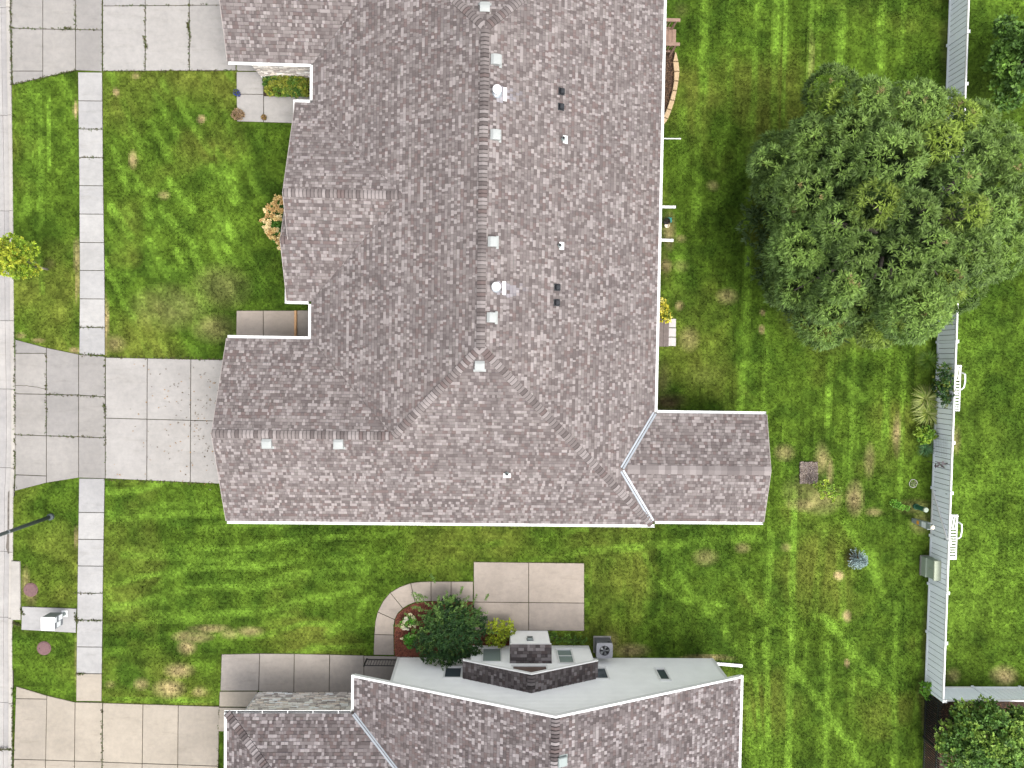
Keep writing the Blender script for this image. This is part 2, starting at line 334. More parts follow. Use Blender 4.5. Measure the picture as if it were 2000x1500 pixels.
cj = [((729.5,1279),(770,1279.5)), ((731,1239),(769,1240)), ((737.5,1195),(771,1210)), ((762,1157),(787,1188)), ((802,1138.5),(811,1176)), ((842,1135.5),(842,1174)), ((881,1135.5),(881,1174.5)), ((924,1135.5),(924,1175))]
mid = {1: ((733,1214),(769,1224)), 2: ((748,1174),(777.5,1197)), 3: ((781,1146),(798,1181)), 4: ((821,1136),(826,1174.5))}
q = []
for i, (a, b) in enumerate(zip(cj[:-1], cj[1:])):
    m = mid.get(i); q.append([a[0]]+([m[0]] if m else [])+[b[0], b[1]]+([m[1]] if m else [])+[a[1]])
paving('curved_walk', q, 'conc_pink')
paving('side_patio', grid([(925,925),(1032.5,1032.5),(1141,1141)], [(1097,1099.5),(1175.5,1177.5),(1231,1232)]), 'conc_pink', .04)
paving('entry_walk', [[(462,100),(515,100),(515,139),(462,139)], [(462,140),(515,140),(515,184.5),(462,184)], [(462,184),(515,184.5),(515,239),(463,237.5)], [(515,187.5),(579,188.5),(579,241),(515,239)], [(579,188.5),(625,189),(625,241),(579,241)]], 'conc')
paving('entry_walk', [[(462,606.5),(514.5,606.5),(514.5,675),(461,675)], [(514.5,606.5),(578,606.5),(578,675),(514.5,675)], ([(580,606),(640,606),(640,675),(580,675)], 'porch')], 'conc_pink')
paving('mailbox_pad', [[(43,1184),(150,1188),(149,1236),(42,1230)]], 'conc_walk', .035)

# ---- the two houses' plan outlines (no grass inside)
BARE += [[(-11.3,.4),(-7.6,.4),(-7.6,2.9),(-8.4,2.9),(-8.4,10.8),(-7.6,10.8),(-7.6,13.2),(-11.3,13.2),(-11.3,20.7),(7.1,20.7),(7.1,-2.7),(12.2,-2.7),(12.2,-6.9),(-11.3,-6.9)],
         [(-4.3,-14.7),(11.3,-14.7),(11.3,-24),(-11.2,-24),(-11.2,-16.5),(-4.3,-16.5)]]
BED_RED = Gp([(771,1281),(770,1240),(772,1210),(776,1200),(788,1189),(812,1177),(842,1175),(924,1176),(924,1232),(1000,1234),(1000,1262),(920,1280),(780,1283)])
BED_PLANTER = Gp([(515.5,140),(625,140),(625,187.5),(515.5,187)])
BED_ARC = Gp([(1275,98),(1316,100),(1316,139),(1316,157),(1312,176),(1307,194),(1301,212),(1294,230),(1275,250)])
BED_FENCE = Gp([(1788,640),(1830,640),(1826,895),(1784,892)])
BED_SQ = Gp([(1562,902),(1596,902),(1596,944),(1562,944)])
BED_SE = [(22.4,-16.6),(40,-16.6),(40,-40),(22.1,-40)]
for P in (BED_RED, BED_PLANTER, BED_ARC, BED_SQ, BED_SE, Gp([(1275,95),(1327,98),(1330,140),(1326,165),(1300,250),(1275,255)]), Gp([(1270,618),(1321,618),(1320,678),(1270,678)]), Gp([(22,1093),(42,1093),(42,1212),(22,1212)]), Gp([(1160,1238),(1192,1238),(1192,1275),(1160,1275)])): BARE.append(P)
struct(MB().prism(BED_RED, -.05, .035, .03).build('mulch_bed', 'mulch_red')); struct(MB().prism(BED_PLANTER, -.05, .05, .03).build('planting_bed', 'mulch'))
struct(MB().prism(BED_ARC, -.05, .16, .03).build('mulch_bed', 'mulch')); struct(MB().prism(BED_SQ, -.05, .05, .03).build('mulch_square', 'mulch_grey'))
struct(MB().prism(BED_SE, -.05, .012).build('mulch_bed', 'mulch'))

# ---- lawn: colours follow the mowing tracks, dry patches and growth of the real lawn
def lawn():
    d = .1; X0, X1, Y0, Y1 = -23.6, 30.0, -22.0, 21.5
    nx, ny = int((X1-X0)/d), int((Y1-Y0)/d)
    gx, gy = np.meshgrid(np.linspace(X0, X1, nx+1), np.linspace(Y0, Y1, ny+1), indexing='ij')
    cx, cy = (gx[:-1,:-1]+d/2), (gy[:-1,:-1]+d/2)
    # photo pixel of each lawn cell (for laying out the tracks)
    c = np.stack([cx, cy, np.full(cx.shape, -H)], -1) @ RW; PX = 1000+F*c[...,0]/-c[...,2]; PY = 750-F*c[...,1]/-c[...,2]
    n1 = fbm(cx, cy, 2.6, 1); n2 = fbm(cx, cy, .8, 20); n3 = fbm(cx, cy, 5.5, 40); n4 = fbm(cx, cy, .35, 60, 2); wx = (fbm(cx, cy, 2.2, 80)-.5)*26; wy = (fbm(cx, cy, 2.2, 90)-.5)*26
    dark, midc, bright, olive, tan = [np.array(v) for v in ((.038,.074,.008),(.068,.118,.012),(.135,.238,.026),(.125,.142,.024),(.34,.26,.13))]
    t = np.clip((n1-.5)*1.6+(n2-.5)*2.2+.5, 0, 1)[...,None]; C = dark*(1-t)+midc*t
    ol = np.clip((fbm(cx, cy, 3.4, 140)-.5)*4.0, 0, 1)*.7; B = np.zeros(cx.shape); T = np.zeros(cx.shape); O = ol
    bx, by = PX+wx*.35, PY+wy*.35
    def stroke(pts, wd, st, target, wob=1.0):
        D = segdist(PX+wx*.25*wob, PY+wy*.25*wob, pts); f = np.clip(1.5-D/(wd*.5), 0, 1); f = f*(.5+.8*np.clip((n2-.3)*1.8, 0, 1))*(.6+.7*np.clip((n1-.3)*1.6, 0, 1))*st*1.3
        np.maximum(target, f, out=target)
    # back yard, mower lanes
    for pts, wd, st in ([(1482,-20),(1470,250),(1458,440)],13,.75), ([(1517,-20),(1512,250),(1508,420)],15,.95), ([(1536,-20),(1530,260),(1528,380)],9,.8), ([(1587,-20),(1578,240)],11,.7), ([(1645,-20),(1640,210)],17,.85), ([(1600,-20),(1596,200)],10,.5), \
        ([(1722,10),(1719,140)],16,.6), ([(1766,-10),(1760,120)],10,.55), ([(1380,-20),(1372,200)],18,.8), ([(1365,200),(1360,420)],16,.5), ([(1430,-20),(1424,200),(1400,330)],14,.4), ([(1462,480),(1456,700),(1445,800)],15,.75), ([(1500,560),(1490,900)],10,.4), \
        ([(1470,230),(1440,330),(1395,400)],22,.45), ([(1645,735),(1686,778)],14,.8), ([(1622,700),(1616,830)],12,.65), ([(1668,660),(1664,960)],10,.55), ([(1735,660),(1728,880)],14,.6), ([(1765,700),(1758,960)],10,.5), ([(1552,960),(1548,1180),(1540,1510)],13,.85), \
        ([(1506,1040),(1497,1260),(1502,1510)],13,.8), ([(1752,1180),(1746,1510)],15,.75), ([(1795,1180),(1790,1500)],12,.5), ([(1608,1205),(1690,1300),(1742,1345)],18,.85), ([(1538,1290),(1650,1440),(1690,1500)],16,.75), ([(1652,1020),(1700,1110),(1740,1190)],14,.55), \
        ([(1700,1070),(1716,1140)],20,.6), ([(1640,1080),(1650,1240)],14,.45), ([(1618,1260),(1612,1500)],14,.55), ([(1668,1240),(1664,1380)],14,.6), ([(1690,1330),(1740,1350),(1760,1290)],10,.6), ([(1160,1075),(1300,1062),(1480,1050)],16,.6), ([(1260,1085),(1280,1130),(1330,1170),(1420,1185)],11,.6), \
        ([(1300,1070),(1330,1130),(1400,1215),(1490,1330)],15,.45), ([(1430,1100),(1485,1200)],14,.5), ([(1450,1290),(1475,1500)],16,.45), ([(1330,470),(1326,560)],26,.5), ([(1330,170),(1335,330)],18,.55), ([(1610,1040),(1590,1200)],16,.5), ([(1470,1240),(1490,1500)],10,.6):
        stroke(pts, wd, st, B)
    back = (PX > 1285) | ((PX > 1150) & (PY > 1025)); la = fbm(cx*7, cy*.55, 2.0, 400, 3); la2 = fbm(cx*9, cy*.7, 2.4, 420, 3); dgx = (cx*.9+cy*.42); dgy = (cy*.9-cx*.42); lf = fbm(dgx*6, dgy*.7, 2.0, 440, 3); sdx = fbm(cx*.55, cy*6, 2.0, 460, 3)
    lane = np.where(back, la, np.where(PY < 720, lf, sdx)); B = np.maximum(B, np.clip((lane-.57)*4.5, 0, 1)*.34*np.clip((n3-.25)*2.5, 0, 1)); DK = np.clip((.46-np.where(back, la2, np.where(PY < 720, fbm(dgx*5, dgy*.8, 2.0, 480, 3), fbm(cx*.6, cy*5, 2.0, 500, 3))))*4.5, 0, 1)*.55
    # front lawns
    for pts, wd, st in ([(76,165),(79,300),(80,470)],12,.55), ([(95,190),(96,330)],8,.8), ([(75,480),(83,570)],10,.5), ([(222,290),(248,365)],13,.7), ([(330,352),(378,408)],15,.7), ([(282,408),(308,445)],13,.65), ([(316,408),(382,486)],14,.75), ([(414,325),(460,392)],16,.8), ([(424,290),(458,350)],12,.5), ([(420,412),(458,465)],18,.65), ([(420,450),(462,515)],14,.6), ([(218,405),(255,462)],16,.75), ([(242,325),(285,375)],14,.6), ([(300,180),(345,255)],12,.5), ([(240,200),(275,290)],14,.5), ([(345,195),(412,300)],12,.55), ([(296,240),(330,310)],16,.55), ([(345,490),(375,540)],16,.6), ([(290,470),(330,540)],16,.5), ([(290,520),(380,530)],12,.45), ([(225,570),(260,620)],14,.4), ([(300,560),(350,600)],18,.4), ([(380,560),(395,600)],14,.4), ([(270,370),(300,375)],16,.5), ([(60,180),(50,420)],16,.3):
        stroke(pts, wd, st, B, .3)
    fl = (PX > 206) & (PX < 560) & (PY > 138) & (PY < 700); ph = (bx-.46*by+.12*wx); s = np.sin(ph*2*math.pi/46)
    B = np.maximum(B, np.where(fl, np.clip(s*1.4-.25, 0, 1)*np.clip((n3-.32)*4.0, 0, 1)*np.clip((fbm(cx, cy, 1.4, 200)-.42)*4.2, 0, 1)*np.clip((660-PY)/160, 0, 1)*np.clip((530-PX)/80, 0, 1)*1.0, 0))
    sdn = (PX > 206) & (PX < 1150) & (PY > 936) & (PY < 1290); s2 = np.sin((by*1.0+.10*bx+wy*.9)*2*math.pi/44)
    B = np.maximum(B, np.where(sdn, np.clip(s2*1.3-.35, 0, 1)*np.clip((fbm(cx, cy, 3.0, 230)-.38)*5, 0, 1)*.65, 0))
    for pts, wd, st in ([(215,1012),(420,1002),(560,1030)],14,.7), ([(240,1085),(400,1090),(520,1110)],16,.5), ([(300,1150),(380,1100),(470,1085)],12,.6), ([(470,1150),(600,1120),(720,1110)],18,.55), ([(550,1180),(640,1165),(700,1150)],14,.6), ([(640,1240),(690,1200),(720,1170)],18,.55), ([(210,1190),(330,1175)],14,.6), ([(205,1365),(420,1370)],10,.6), ([(215,1230),(330,1210),(430,1215)],14,.5):
        stroke(pts, wd, st, B)
    E = PX > 1845+(750-PY)*.02
    # dry patches (x, y, rx, ry, strength)
    for x, y, rx, ry, st in ((226,180,6,8,1),(393,233,7,8,1),(258,312,8,16,.8),(264,148,8,6,.5),(146,215,4,16,.9),(150,500,7,30,.7),(151,560,4,30,.6),(207,640,4,55,.8),(222,672,20,16,.6),(145,683,10,6,.8),(40,655,10,6,.5),(75,665,12,5,.6),(330,600,70,40,.22),(430,560,50,40,.22),(420,640,40,26,.3),(320,380,12,8,.5),
        (378,1243,34,11,.75),(365,1262,16,14,.7),(410,1228,36,8,.65),(350,1308,26,14,.7),(330,1345,28,18,.75),(276,1334,14,12,.6),(450,1238,18,10,.4),(490,1232,26,10,.55),(390,1352,14,10,.5),(215,1335,10,8,.3),(150,1290,3,60,.5),(147,1050,4,20,.8),(60,1160,12,22,.5),(50,1140,8,30,.5),
        (1532,884,18,15,.55),(1572,985,30,14,.6),(1600,975,40,26,.45),(1672,972,16,30,.75),(1606,895,14,30,.5),(1622,920,7,26,.6),(1576,960,40,30,.3),(1638,1124,9,9,1),(1653,1203,8,11,1),(1655,1297,5,8,1),(1708,1000,16,8,.5),(1420,580,20,15,.5),(1326,597,8,9,.9),(1490,612,5,6,.8),(1488,645,6,8,.8),(1345,662,18,22,.5),(1330,520,14,12,.25),
        (1308,450,12,34,.6),(1300,520,12,12,.5),(1330,465,10,8,.5),(1230,1268,34,13,.75),(1380,1285,50,6,.7),(1450,1070,14,10,.4),(1378,1088,22,16,.35),(1195,1255,16,20,.6),(1785,990,30,14,.35),(1800,1020,20,20,.35),(1535,1070,10,8,.3),(1960,1320,24,18,.8),(1862,1320,14,14,.4),(1870,860,8,26,.45),(1868,730,12,22,.4),(1375,985,20,15,.25),(1478,320,20,40,.2),(1585,120,6,60,.25),(1752,850,8,40,.6),(1700,900,10,30,.4),(1390,360,12,10,.4)):
        r = np.hypot((PX-x+wx*.35)/rx, (PY-y+wy*.35)/ry); np.maximum(T, np.clip(1.35-r, 0, 1)*st*(.35+1.1*n2), out=T)
    # bare brown soil beside the back wall and under the shade of the big tree
    S = np.zeros(cx.shape)
    for x, y, rx, ry, st in ((1305,785,34,18,1.0),(1295,745,18,40,.6),(1300,520,8,30,.5),(96,515,12,12,.5),(1668,1088,16,17,1.0),(1560,600,40,60,.35),(1640,640,60,40,.3),(1850,100,14,70,.4),(1375,735,40,25,.25),(1500,520,30,40,.25),(1330,20,16,16,.4),(1800,1345,8,30,.5),(1808,1400,8,60,.6),(1808,1260,5,100,.35)):
        r = np.hypot((PX-x+wx*.3)/rx, (PY-y+wy*.3)/ry); np.maximum(S, np.clip(1.3-r, 0, 1)*st*(.3+1.1*n2), out=S)
    lm = np.clip(1-np.abs(PX-1803)/17, 0, 1)*((PY > 640) & (PY < 775)); O = np.maximum(O, lm*1.3); B = np.maximum(B, np.clip(lm*2, 0, 1)*.8)
    B = np.where(E, np.maximum(B*.3, .16+(n1-.5)*1.0), B); O = np.where(E, O*.15, O)
    for f, k in ((O, olive), (B, bright), (T, tan), (S, np.array((.075,.05,.03)))):
        f = np.clip(f, 0, 1)[...,None]; C = C*(1-f)+k*f
    C = C*(1-.45*DK[...,None])*(.55+.9*n4)[...,None]*rng.uniform(.72, 1.3, cx.shape)[...,None]
    ok = cx > KX(cy)+.0
    idx = np.arange((nx+1)*(ny+1)).reshape(nx+1, ny+1); Fq = np.stack([idx[:-1,:-1], idx[1:,:-1], idx[1:,1:], idx[:-1,1:]], -1)[ok]
    z = (fbm(gx, gy, 1.5, 300)-.5)*.03-.012
    V = np.stack([gx, gy, z], -1).reshape(-1, 3)
    o = npmesh('lawn', V, Fq, C[ok], 'lawn'); struct(o)
    # grass blades
    den = np.where(ok, 1.0, 0); 
    for P in BARE: den[inpoly(cx, cy, P)] = 0
    den *= np.clip(1-S*1.2, 0, 1)*np.clip(1-.35*T, 0, 1)
    N = 205000; vis = den*((PX > -60) & (PX < 2060) & (PY > -60) & (PY < 1560)); pr = vis.ravel()/vis.sum(); cell = rng.choice(pr.size, N, p=pr)
    px = cx.ravel()[cell]+rng.uniform(-d/2, d/2, N); py = cy.ravel()[cell]+rng.uniform(-d/2, d/2, N); cc = C.reshape(-1, 3)[cell]
    K = 5; a = rng.uniform(0, 2*math.pi, (N, K)); r0 = rng.uniform(0, .03, (N, K)); bx = px[:,None]+np.cos(a)*r0; by = py[:,None]+np.sin(a)*r0
    hgt = rng.uniform(.012, .045, (N, K)); ln = rng.uniform(.01, .04, (N, K)); wd = rng.uniform(.006, .012, (N, K)); sx, sy = -np.sin(a)*wd, np.cos(a)*wd
    z0 = np.full((N, K), -.02)
    V = np.stack([np.stack([bx-sx, by-sy, z0], -1), np.stack([bx+sx, by+sy, z0], -1), np.stack([bx+np.cos(a)*ln, by+np.sin(a)*ln, hgt], -1)], 2).reshape(-1, 3)
    Fq = np.arange(N*K*3).reshape(-1, 3); cb = (cc[:,None,:]*rng.uniform(.8, 1.45, (N, K, 1))).reshape(-1, 3)
    tag(stuff(npmesh('grass', V, Fq, cb, 'grass')), 'short mown green grass of the lawns with lighter mower tracks', 'grass')
lawn()

# ================================================================== ROOFS
EX = .143
PAL_MAIN = [((.278,.247,.239),.17), ((.205,.179,.172),.26), ((.162,.139,.134),.28), ((.124,.104,.100),.18), ((.148,.114,.108),.10)]
PAL_NB = [((.285,.256,.254),.15), ((.185,.161,.160),.25), ((.140,.120,.118),.27), ((.096,.080,.079),.20), ((.130,.101,.097),.12)]
def pick(pal):
    r = random.random()*sum(p[1] for p in pal)
    for c, wgt in pal:
        r -= wgt
        if r <= 0: break
    k = random.uniform(.93, 1.07); return tuple(x*k for x in c)
class Plane:
    """roof plane: falls towards side d ('E','W','N','S') from an eave line, slope m"""
    def __init__(s, d, eave, z0, m): s.d, s.e, s.z0, s.m = d, eave, z0, m; s.sg = {'E':-1,'W':1,'N':-1,'S':1}[d]; s.ax = 0 if d in 'EW' else 1
    def z(s, x, y): return s.z0+s.m*s.sg*((x if s.ax == 0 else y)-s.e)
    def P(s, u, t, lift=0):                       # u along eave, t plan distance up from eave
        k = s.e+s.sg*t; x, y = (k, u) if s.ax == 0 else (u, k); return (x, y, s.z0+s.m*t+lift)
def span(poly, ax, val):
    r = []
    for i in range(len(poly)):
        a, b = poly[i], poly[(i+1) % len(poly)]; p, q = a[ax], b[ax]
        if p == q: continue
        if (p-val)*(q-val) <= 0: r.append(a[1-ax]+(b[1-ax]-a[1-ax])*(val-p)/(q-p))
    return (min(r), max(r)) if len(r) > 1 else None
STAIN = []
def shingle(mb, pl, poly, pal, wide=(.09, .30)):
    """courses of laminated tabs clipped to the plan polygon of this roof plane"""
    ts = [(p[pl.ax]-pl.e)*pl.sg for p in poly]; tmax = max(ts); t0 = min(ts); step = EX/math.sqrt(1+pl.m**2); t = t0; row = 0; flip = 1 if (pl.d in 'ES') else -1
    quad = (0,1,2,3)
    def add(pts, col):
        v = [pl.P(*p) for p in pts]; a = np.array(v); nz = np.cross(a[1]-a[0], a[2]-a[1])[2]
        mb.add(v, [quad if nz >= 0 else quad[::-1]], col)
    while t < tmax-.01:
        tt = min(t+step, tmax); s0 = span(poly, pl.ax, pl.e+pl.sg*min(t+.004, tmax-.002)); s1 = span(poly, pl.ax, pl.e+pl.sg*(tt-.004))
        if s0 and s1:
            lo, hi = min(s0[0], s1[0]), max(s0[1], s1[1]); u = lo+random.uniform(-.3, 0); clus = pick(pal)
            cl0 = lambda q: min(max(q, s0[0]), s0[1]); cl1 = lambda q: min(max(q, s1[0]), s1[1])
            while u < hi:
                wd = random.uniform(*wide) if random.random() < .9 else random.uniform(.16, .27); ue = u+wd
                a0, b0, a1, b1 = cl0(u), cl0(ue), cl1(u), cl1(ue)
                if b0-a0 > .004 or b1-a1 > .004:
                    raised = random.random() < .5; col = pick(pal) if random.random() < .8 else clus; lf = random.uniform(.012, .018) if raised else .006
                    if not raised: col = tuple(x*.93 for x in col)
                    if STAIN and pl.d == 'E':
                        X, Y, _ = pl.P((u+ue)/2, t)
                        for sx, sy in STAIN:
                            if 0 < X-sx < 1.5 and abs(Y-sy) < .28 and random.random() < 1-(X-sx)/1.7: k_ = .45*(1-(X-sx)/1.7); col = tuple(a*(1-k_)+b*k_ for a, b in zip(col, (.42,.42,.47)))
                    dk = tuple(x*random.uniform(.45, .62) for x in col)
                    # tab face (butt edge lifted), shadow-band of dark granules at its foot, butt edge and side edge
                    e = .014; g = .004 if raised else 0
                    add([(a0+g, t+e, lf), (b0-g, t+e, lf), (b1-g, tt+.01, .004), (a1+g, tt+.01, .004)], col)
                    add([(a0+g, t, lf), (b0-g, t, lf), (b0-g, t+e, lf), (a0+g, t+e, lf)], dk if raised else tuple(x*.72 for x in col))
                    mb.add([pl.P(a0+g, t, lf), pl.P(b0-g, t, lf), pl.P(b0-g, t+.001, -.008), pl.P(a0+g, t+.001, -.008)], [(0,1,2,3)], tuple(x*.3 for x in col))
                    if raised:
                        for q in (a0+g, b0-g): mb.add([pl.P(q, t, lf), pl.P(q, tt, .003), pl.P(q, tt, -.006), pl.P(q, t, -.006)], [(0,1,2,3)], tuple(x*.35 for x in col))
                u = ue
        t += step; row += 1
def deck(mb, pl, poly, th=.11, drop=.006):
    """solid roof deck under the shingles"""
    top = [(x, y, pl.z(x, y)-drop) for x, y in poly]; bot = [(x, y, z-th) for x, y, z in top]; N = len(poly)
    mb.add(top+bot, [tuple(range(N)), tuple(range(N, 2*N))[::-1]]+[(i, (i+1) % N, N+(i+1) % N, N+i) for i in range(N)])
CAPS = {}
def cap_mesh(m1, m2, col, key):
    """folded cap shingle, 0.17 long, straddling a ridge: local x along, y across; falls with slope m1 (y<0) and m2 (y>0)"""
    if key in CAPS: return CAPS[key]
    mb = MB(); ww = .175; ysx = [-ww, -.08, -.03, .03, .08, ww]; zz = lambda y: -(abs(y)*(m1 if y < 0 else m2))-.012*(1-min(1, abs(y)/.03)) if False else -((math.hypot(y, .035)-.035)*(m1 if y < 0 else m2))
    L = .172; up, dn = .042, .014
    for i in range(5):
        ya, yb = ysx[i], ysx[i+1]
        mb.add([(0.026, ya, zz(ya)+up), (0.026, yb, zz(yb)+up), (L, yb, zz(yb)+dn), (L, ya, zz(ya)+dn)], [(0,3,2,1)], col)
        mb.add([(0, ya, zz(ya)+up), (0, yb, zz(yb)+up), (.026, yb, zz(yb)+up), (.026, ya, zz(ya)+up)], [(0,3,2,1)], tuple(x*.36 for x in col))
        mb.add([(0, ya, zz(ya)+up), (0, yb, zz(yb)+up), (0.002, yb, zz(yb)), (0.002, ya, zz(ya))], [(0,1,2,3)], tuple(x*.25 for x in col))
    for s in (-1, 1):
        y = ww*s; mb.add([(0, y, zz(y)+up), (L, y, zz(y)+dn), (L, y, zz(y)-.004), (0, y, zz(y)-.004)], [(0,1,2,3)], tuple(x*.4 for x in col))
    CAPS[key] = mb.mesh('ridge_cap', 'shingle'); return CAPS[key]
def ridge_caps(parent, a, b, m1, m2, pal, ex=.158, pref='r', trim=0.0):
    """caps laid from a up to b (lower end first); m1 right side of travel, m2 left side"""
    a, b = Vector(a), Vector(b); d = b-a; L = d.length; k = int((L-trim)/ex); hd = math.atan2(d.y, d.x); pt = -math.asin(d.z/L)
    for i in range(k):
        p = a+d*(i*ex/L); ci = random.choices(range(5), [.26, .28, .22, .14, .10])[0]
        col = tuple(x*.92 for x in pal[ci][0]); me = cap_mesh(m1, m2, col, (pref, round(m1, 3), round(m2, 3), ci, id(pal)))
        o = link_copy(me, 'ridge_cap', parent, p); o.rotation_mode = 'XYZ'; o.rotation_euler = (Matrix.Rotation(hd, 3, 'Z') @ Matrix.Rotation(pt, 3, 'Y')).to_euler('XYZ')
def gutter(house, pts, out_dir, ends=True, mat='white', straps=None, zt=2.735, name='gutter'):
    """open trough along a straight eave a->b; out_dir = unit plan vector away from the roof"""
    (ax, ay), (bx, by) = pts; ox, oy = out_dir; prof = [(-.005, 0), (-.005, -.1), (.09, -.1), (.12, -.03), (.125, 0), (.105, .004), (.10, -.03), (.085, -.085), (.012, -.085), (.012, 0)]
    mb = MB(); N = len(prof); vs = [(x+ox*p, y+oy*p, zt+q) for x, y in pts for p, q in prof]
    mb.add(vs, [(i, (i+1) % N, N+(i+1) % N, N+i) for i in range(N)])
    for k in (0, N):
        mb.add([vs[k+i] for i in (0,1,2,3,4)]+[], [(0,1,2,3,4)])
    gt = mb.build(name, mat, house)
    L = math.hypot(bx-ax, by-ay); kk = max(1, int(L/ (straps or 1.2)))
    for i in range(kk):
        f = (i+.5)/kk; x, y = ax+(bx-ax)*f, ay+(by-ay)*f; dx, dy = (bx-ax)/L*.014, (by-ay)/L*.014
        MB().add([(x-dx-ox*.05, y-dy-oy*.05, zt+.03), (x+dx-ox*.05, y+dy-oy*.05, zt+.03), (x+dx+ox*.115, y+dy+oy*.115, zt+.006), (x-dx+ox*.115, y-dy+oy*.115, zt+.006),
                  (x-dx-ox*.05, y-dy-oy*.05, zt+.026), (x+dx-ox*.05, y+dy-oy*.05, zt+.026), (x+dx+ox*.115, y+dy+oy*.115, zt+.002), (x-dx+ox*.115, y-dy+oy*.115, zt+.002)],
                 [(0,1,2,3),(7,6,5,4),(0,4,5,1),(1,5,6,2),(2,6,7,3),(3,7,4,0)]).build('gutter_hanger', mat, gt)
    return gt
def rake_trim(house, a, b, th, mat='trim', h=.17, name='rake_board'):
    """board under the sloping edge of a gable, from a to b (points on the roof edge); th = outward plan vector"""
    a, b = Vector(a), Vector(b); o = Vector((th[0], th[1], 0)); up = Vector((0, 0, .012))
    vs = [a+up, b+up, b+up+o, a+up+o]; vs = vs+[v-Vector((0, 0, h)) for v in vs]
    return MB().add([tuple(v) for v in vs], [(0,1,2,3),(7,6,5,4),(0,4,5,1),(1,5,6,2),(2,6,7,3),(3,7,4,0)]).build(name, mat, house)
def flashing(house, a, b, pa, pb, w=.1):
    """open metal valley from a to b: two flat wings folded upward, on planes pa and pb"""
    a, b = np.array(a), np.array(b); d = (b-a)[:2]/np.linalg.norm((b-a)[:2]); nrm = np.array([-d[1], d[0]]); mb = MB()
    for pl, s in ((pa, 1), (pb, -1)):
        q = []
        for p, off in ((a, .016), (b, .016), (b, w), (a, w)):
            x, y = p[:2]+nrm*s*off; q.append((x, y, pl.z(x, y)+.03))
        mb.add(q, [(0,1,2,3)]); mb.add([(x, y, z-.02) for x, y, z in q], [(0,1,2,3)])
        mb.add([q[0], q[1], (q[1][0], q[1][1], q[1][2]-.03), (q[0][0], q[0][1], q[0][2]-.03)], [(0,1,2,3)])
    return mb.build('valley_flashing', 'galv', house)
def wall(house, a, b, z0, top, mat='siding', out=None, lap=.125, name='wall', holes=()):
    """lapped siding wall from plan point a to b; top(u) gives its height at u along the wall"""
    ax, ay = a; bx, by = b; L = math.hypot(bx-ax, by-ay); dx, dy = (bx-ax)/L, (by-ay)/L; ox, oy = out; mb = MB(); us = np.linspace(0, L, 41); tops = np.array([top(u) for u in us]); z = z0
    def pt(u, z, o): return (ax+dx*u+ox*o, ay+dy*u+oy*o, z)
    while z < tops.max()-1e-3:
        z1 = z+lap; ok = tops > z+.002
        if ok.any():
            ua, ub = us[ok][0], us[ok][-1]
            ok1 = tops >= min(z1, tops.max())-1e-6; va, vb = (us[ok1][0], us[ok1][-1]) if ok1.any() else (ua, ub)
            zz = min(z1, tops.max())
            zm = z+(zz-z)*.66; ma, mb_ = ua+(va-ua)*.66, ub+(vb-ub)*.66
            mb.add([pt(ua, z, .024), pt(ub, z, .024), pt(mb_, zm, .022), pt(ma, zm, .022)], [(0,1,2,3)]); mb.add([pt(ma, zm, .022), pt(mb_, zm, .022), pt(vb, zz, .001), pt(va, zz, .001)], [(0,1,2,3)])
            mb.add([pt(ua, z, .024), pt(ub, z, .024), pt(ub, z, .0), pt(ua, z, .0)], [(0,1,2,3)])
        z = z1
    i = [0]+list(range(1, 40, 1))+[40]; poly = [pt(us[k], tops[k], -.1) for k in i[::-1]]
    mb.add([pt(0, z0, -.1), pt(L, z0, -.1)]+poly, [tuple(range(2+len(poly)))])
    return mb.build(name, mat, house)
def stone_wall(house, a, b, z0, z1, out):
    ax, ay = a; bx, by = b; L = math.hypot(bx-ax, by-ay); dx, dy = (bx-ax)/L, (by-ay)/L; ox, oy = out; mb = MB(); z = z0
    pal = [(.72,.66,.6), (.6,.54,.49), (.8,.76,.71), (.47,.43,.39), (.66,.57,.49), (.34,.305,.28)]
    while z < z1:
        h = random.uniform(.06, .12); u = random.uniform(-.3, 0)
        while u < L:
            wd = random.uniform(.15, .45); u0, u1 = max(0, u)+.004, min(L, u+wd)-.004; t = random.uniform(.03, .075); zt = min(z+h, z1)-.004
            if u1 > u0:
                p = lambda uu, oo, zz: (ax+dx*uu+ox*oo, ay+dy*uu+oy*oo, zz); b_ = .012
                c = random.choice(pal); k = random.uniform(1.05, 1.4); c = tuple(min(.95, x*k) for x in c)
                vs = [p(u0,0,z),p(u1,0,z),p(u1,0,zt),p(u0,0,zt),p(u0+b_,t,z+b_),p(u1-b_,t,z+b_),p(u1-b_,t*.9,zt-b_),p(u0+b_,t*.9,zt-b_)]
                mb.add(vs, [(4,5,6,7),(0,1,5,4),(1,2,6,5),(2,3,7,6),(3,0,4,7)], c)
            u += wd
        z += h
    p = lambda uu, zz: (ax+dx*uu, ay+dy*uu, zz); mb.add([p(0,z0),p(L,z0),p(L,z1),p(0,z1)], [(0,1,2,3)], (.12,.11,.10))
    return stuff(mb.build('stone_veneer', 'stone', house))

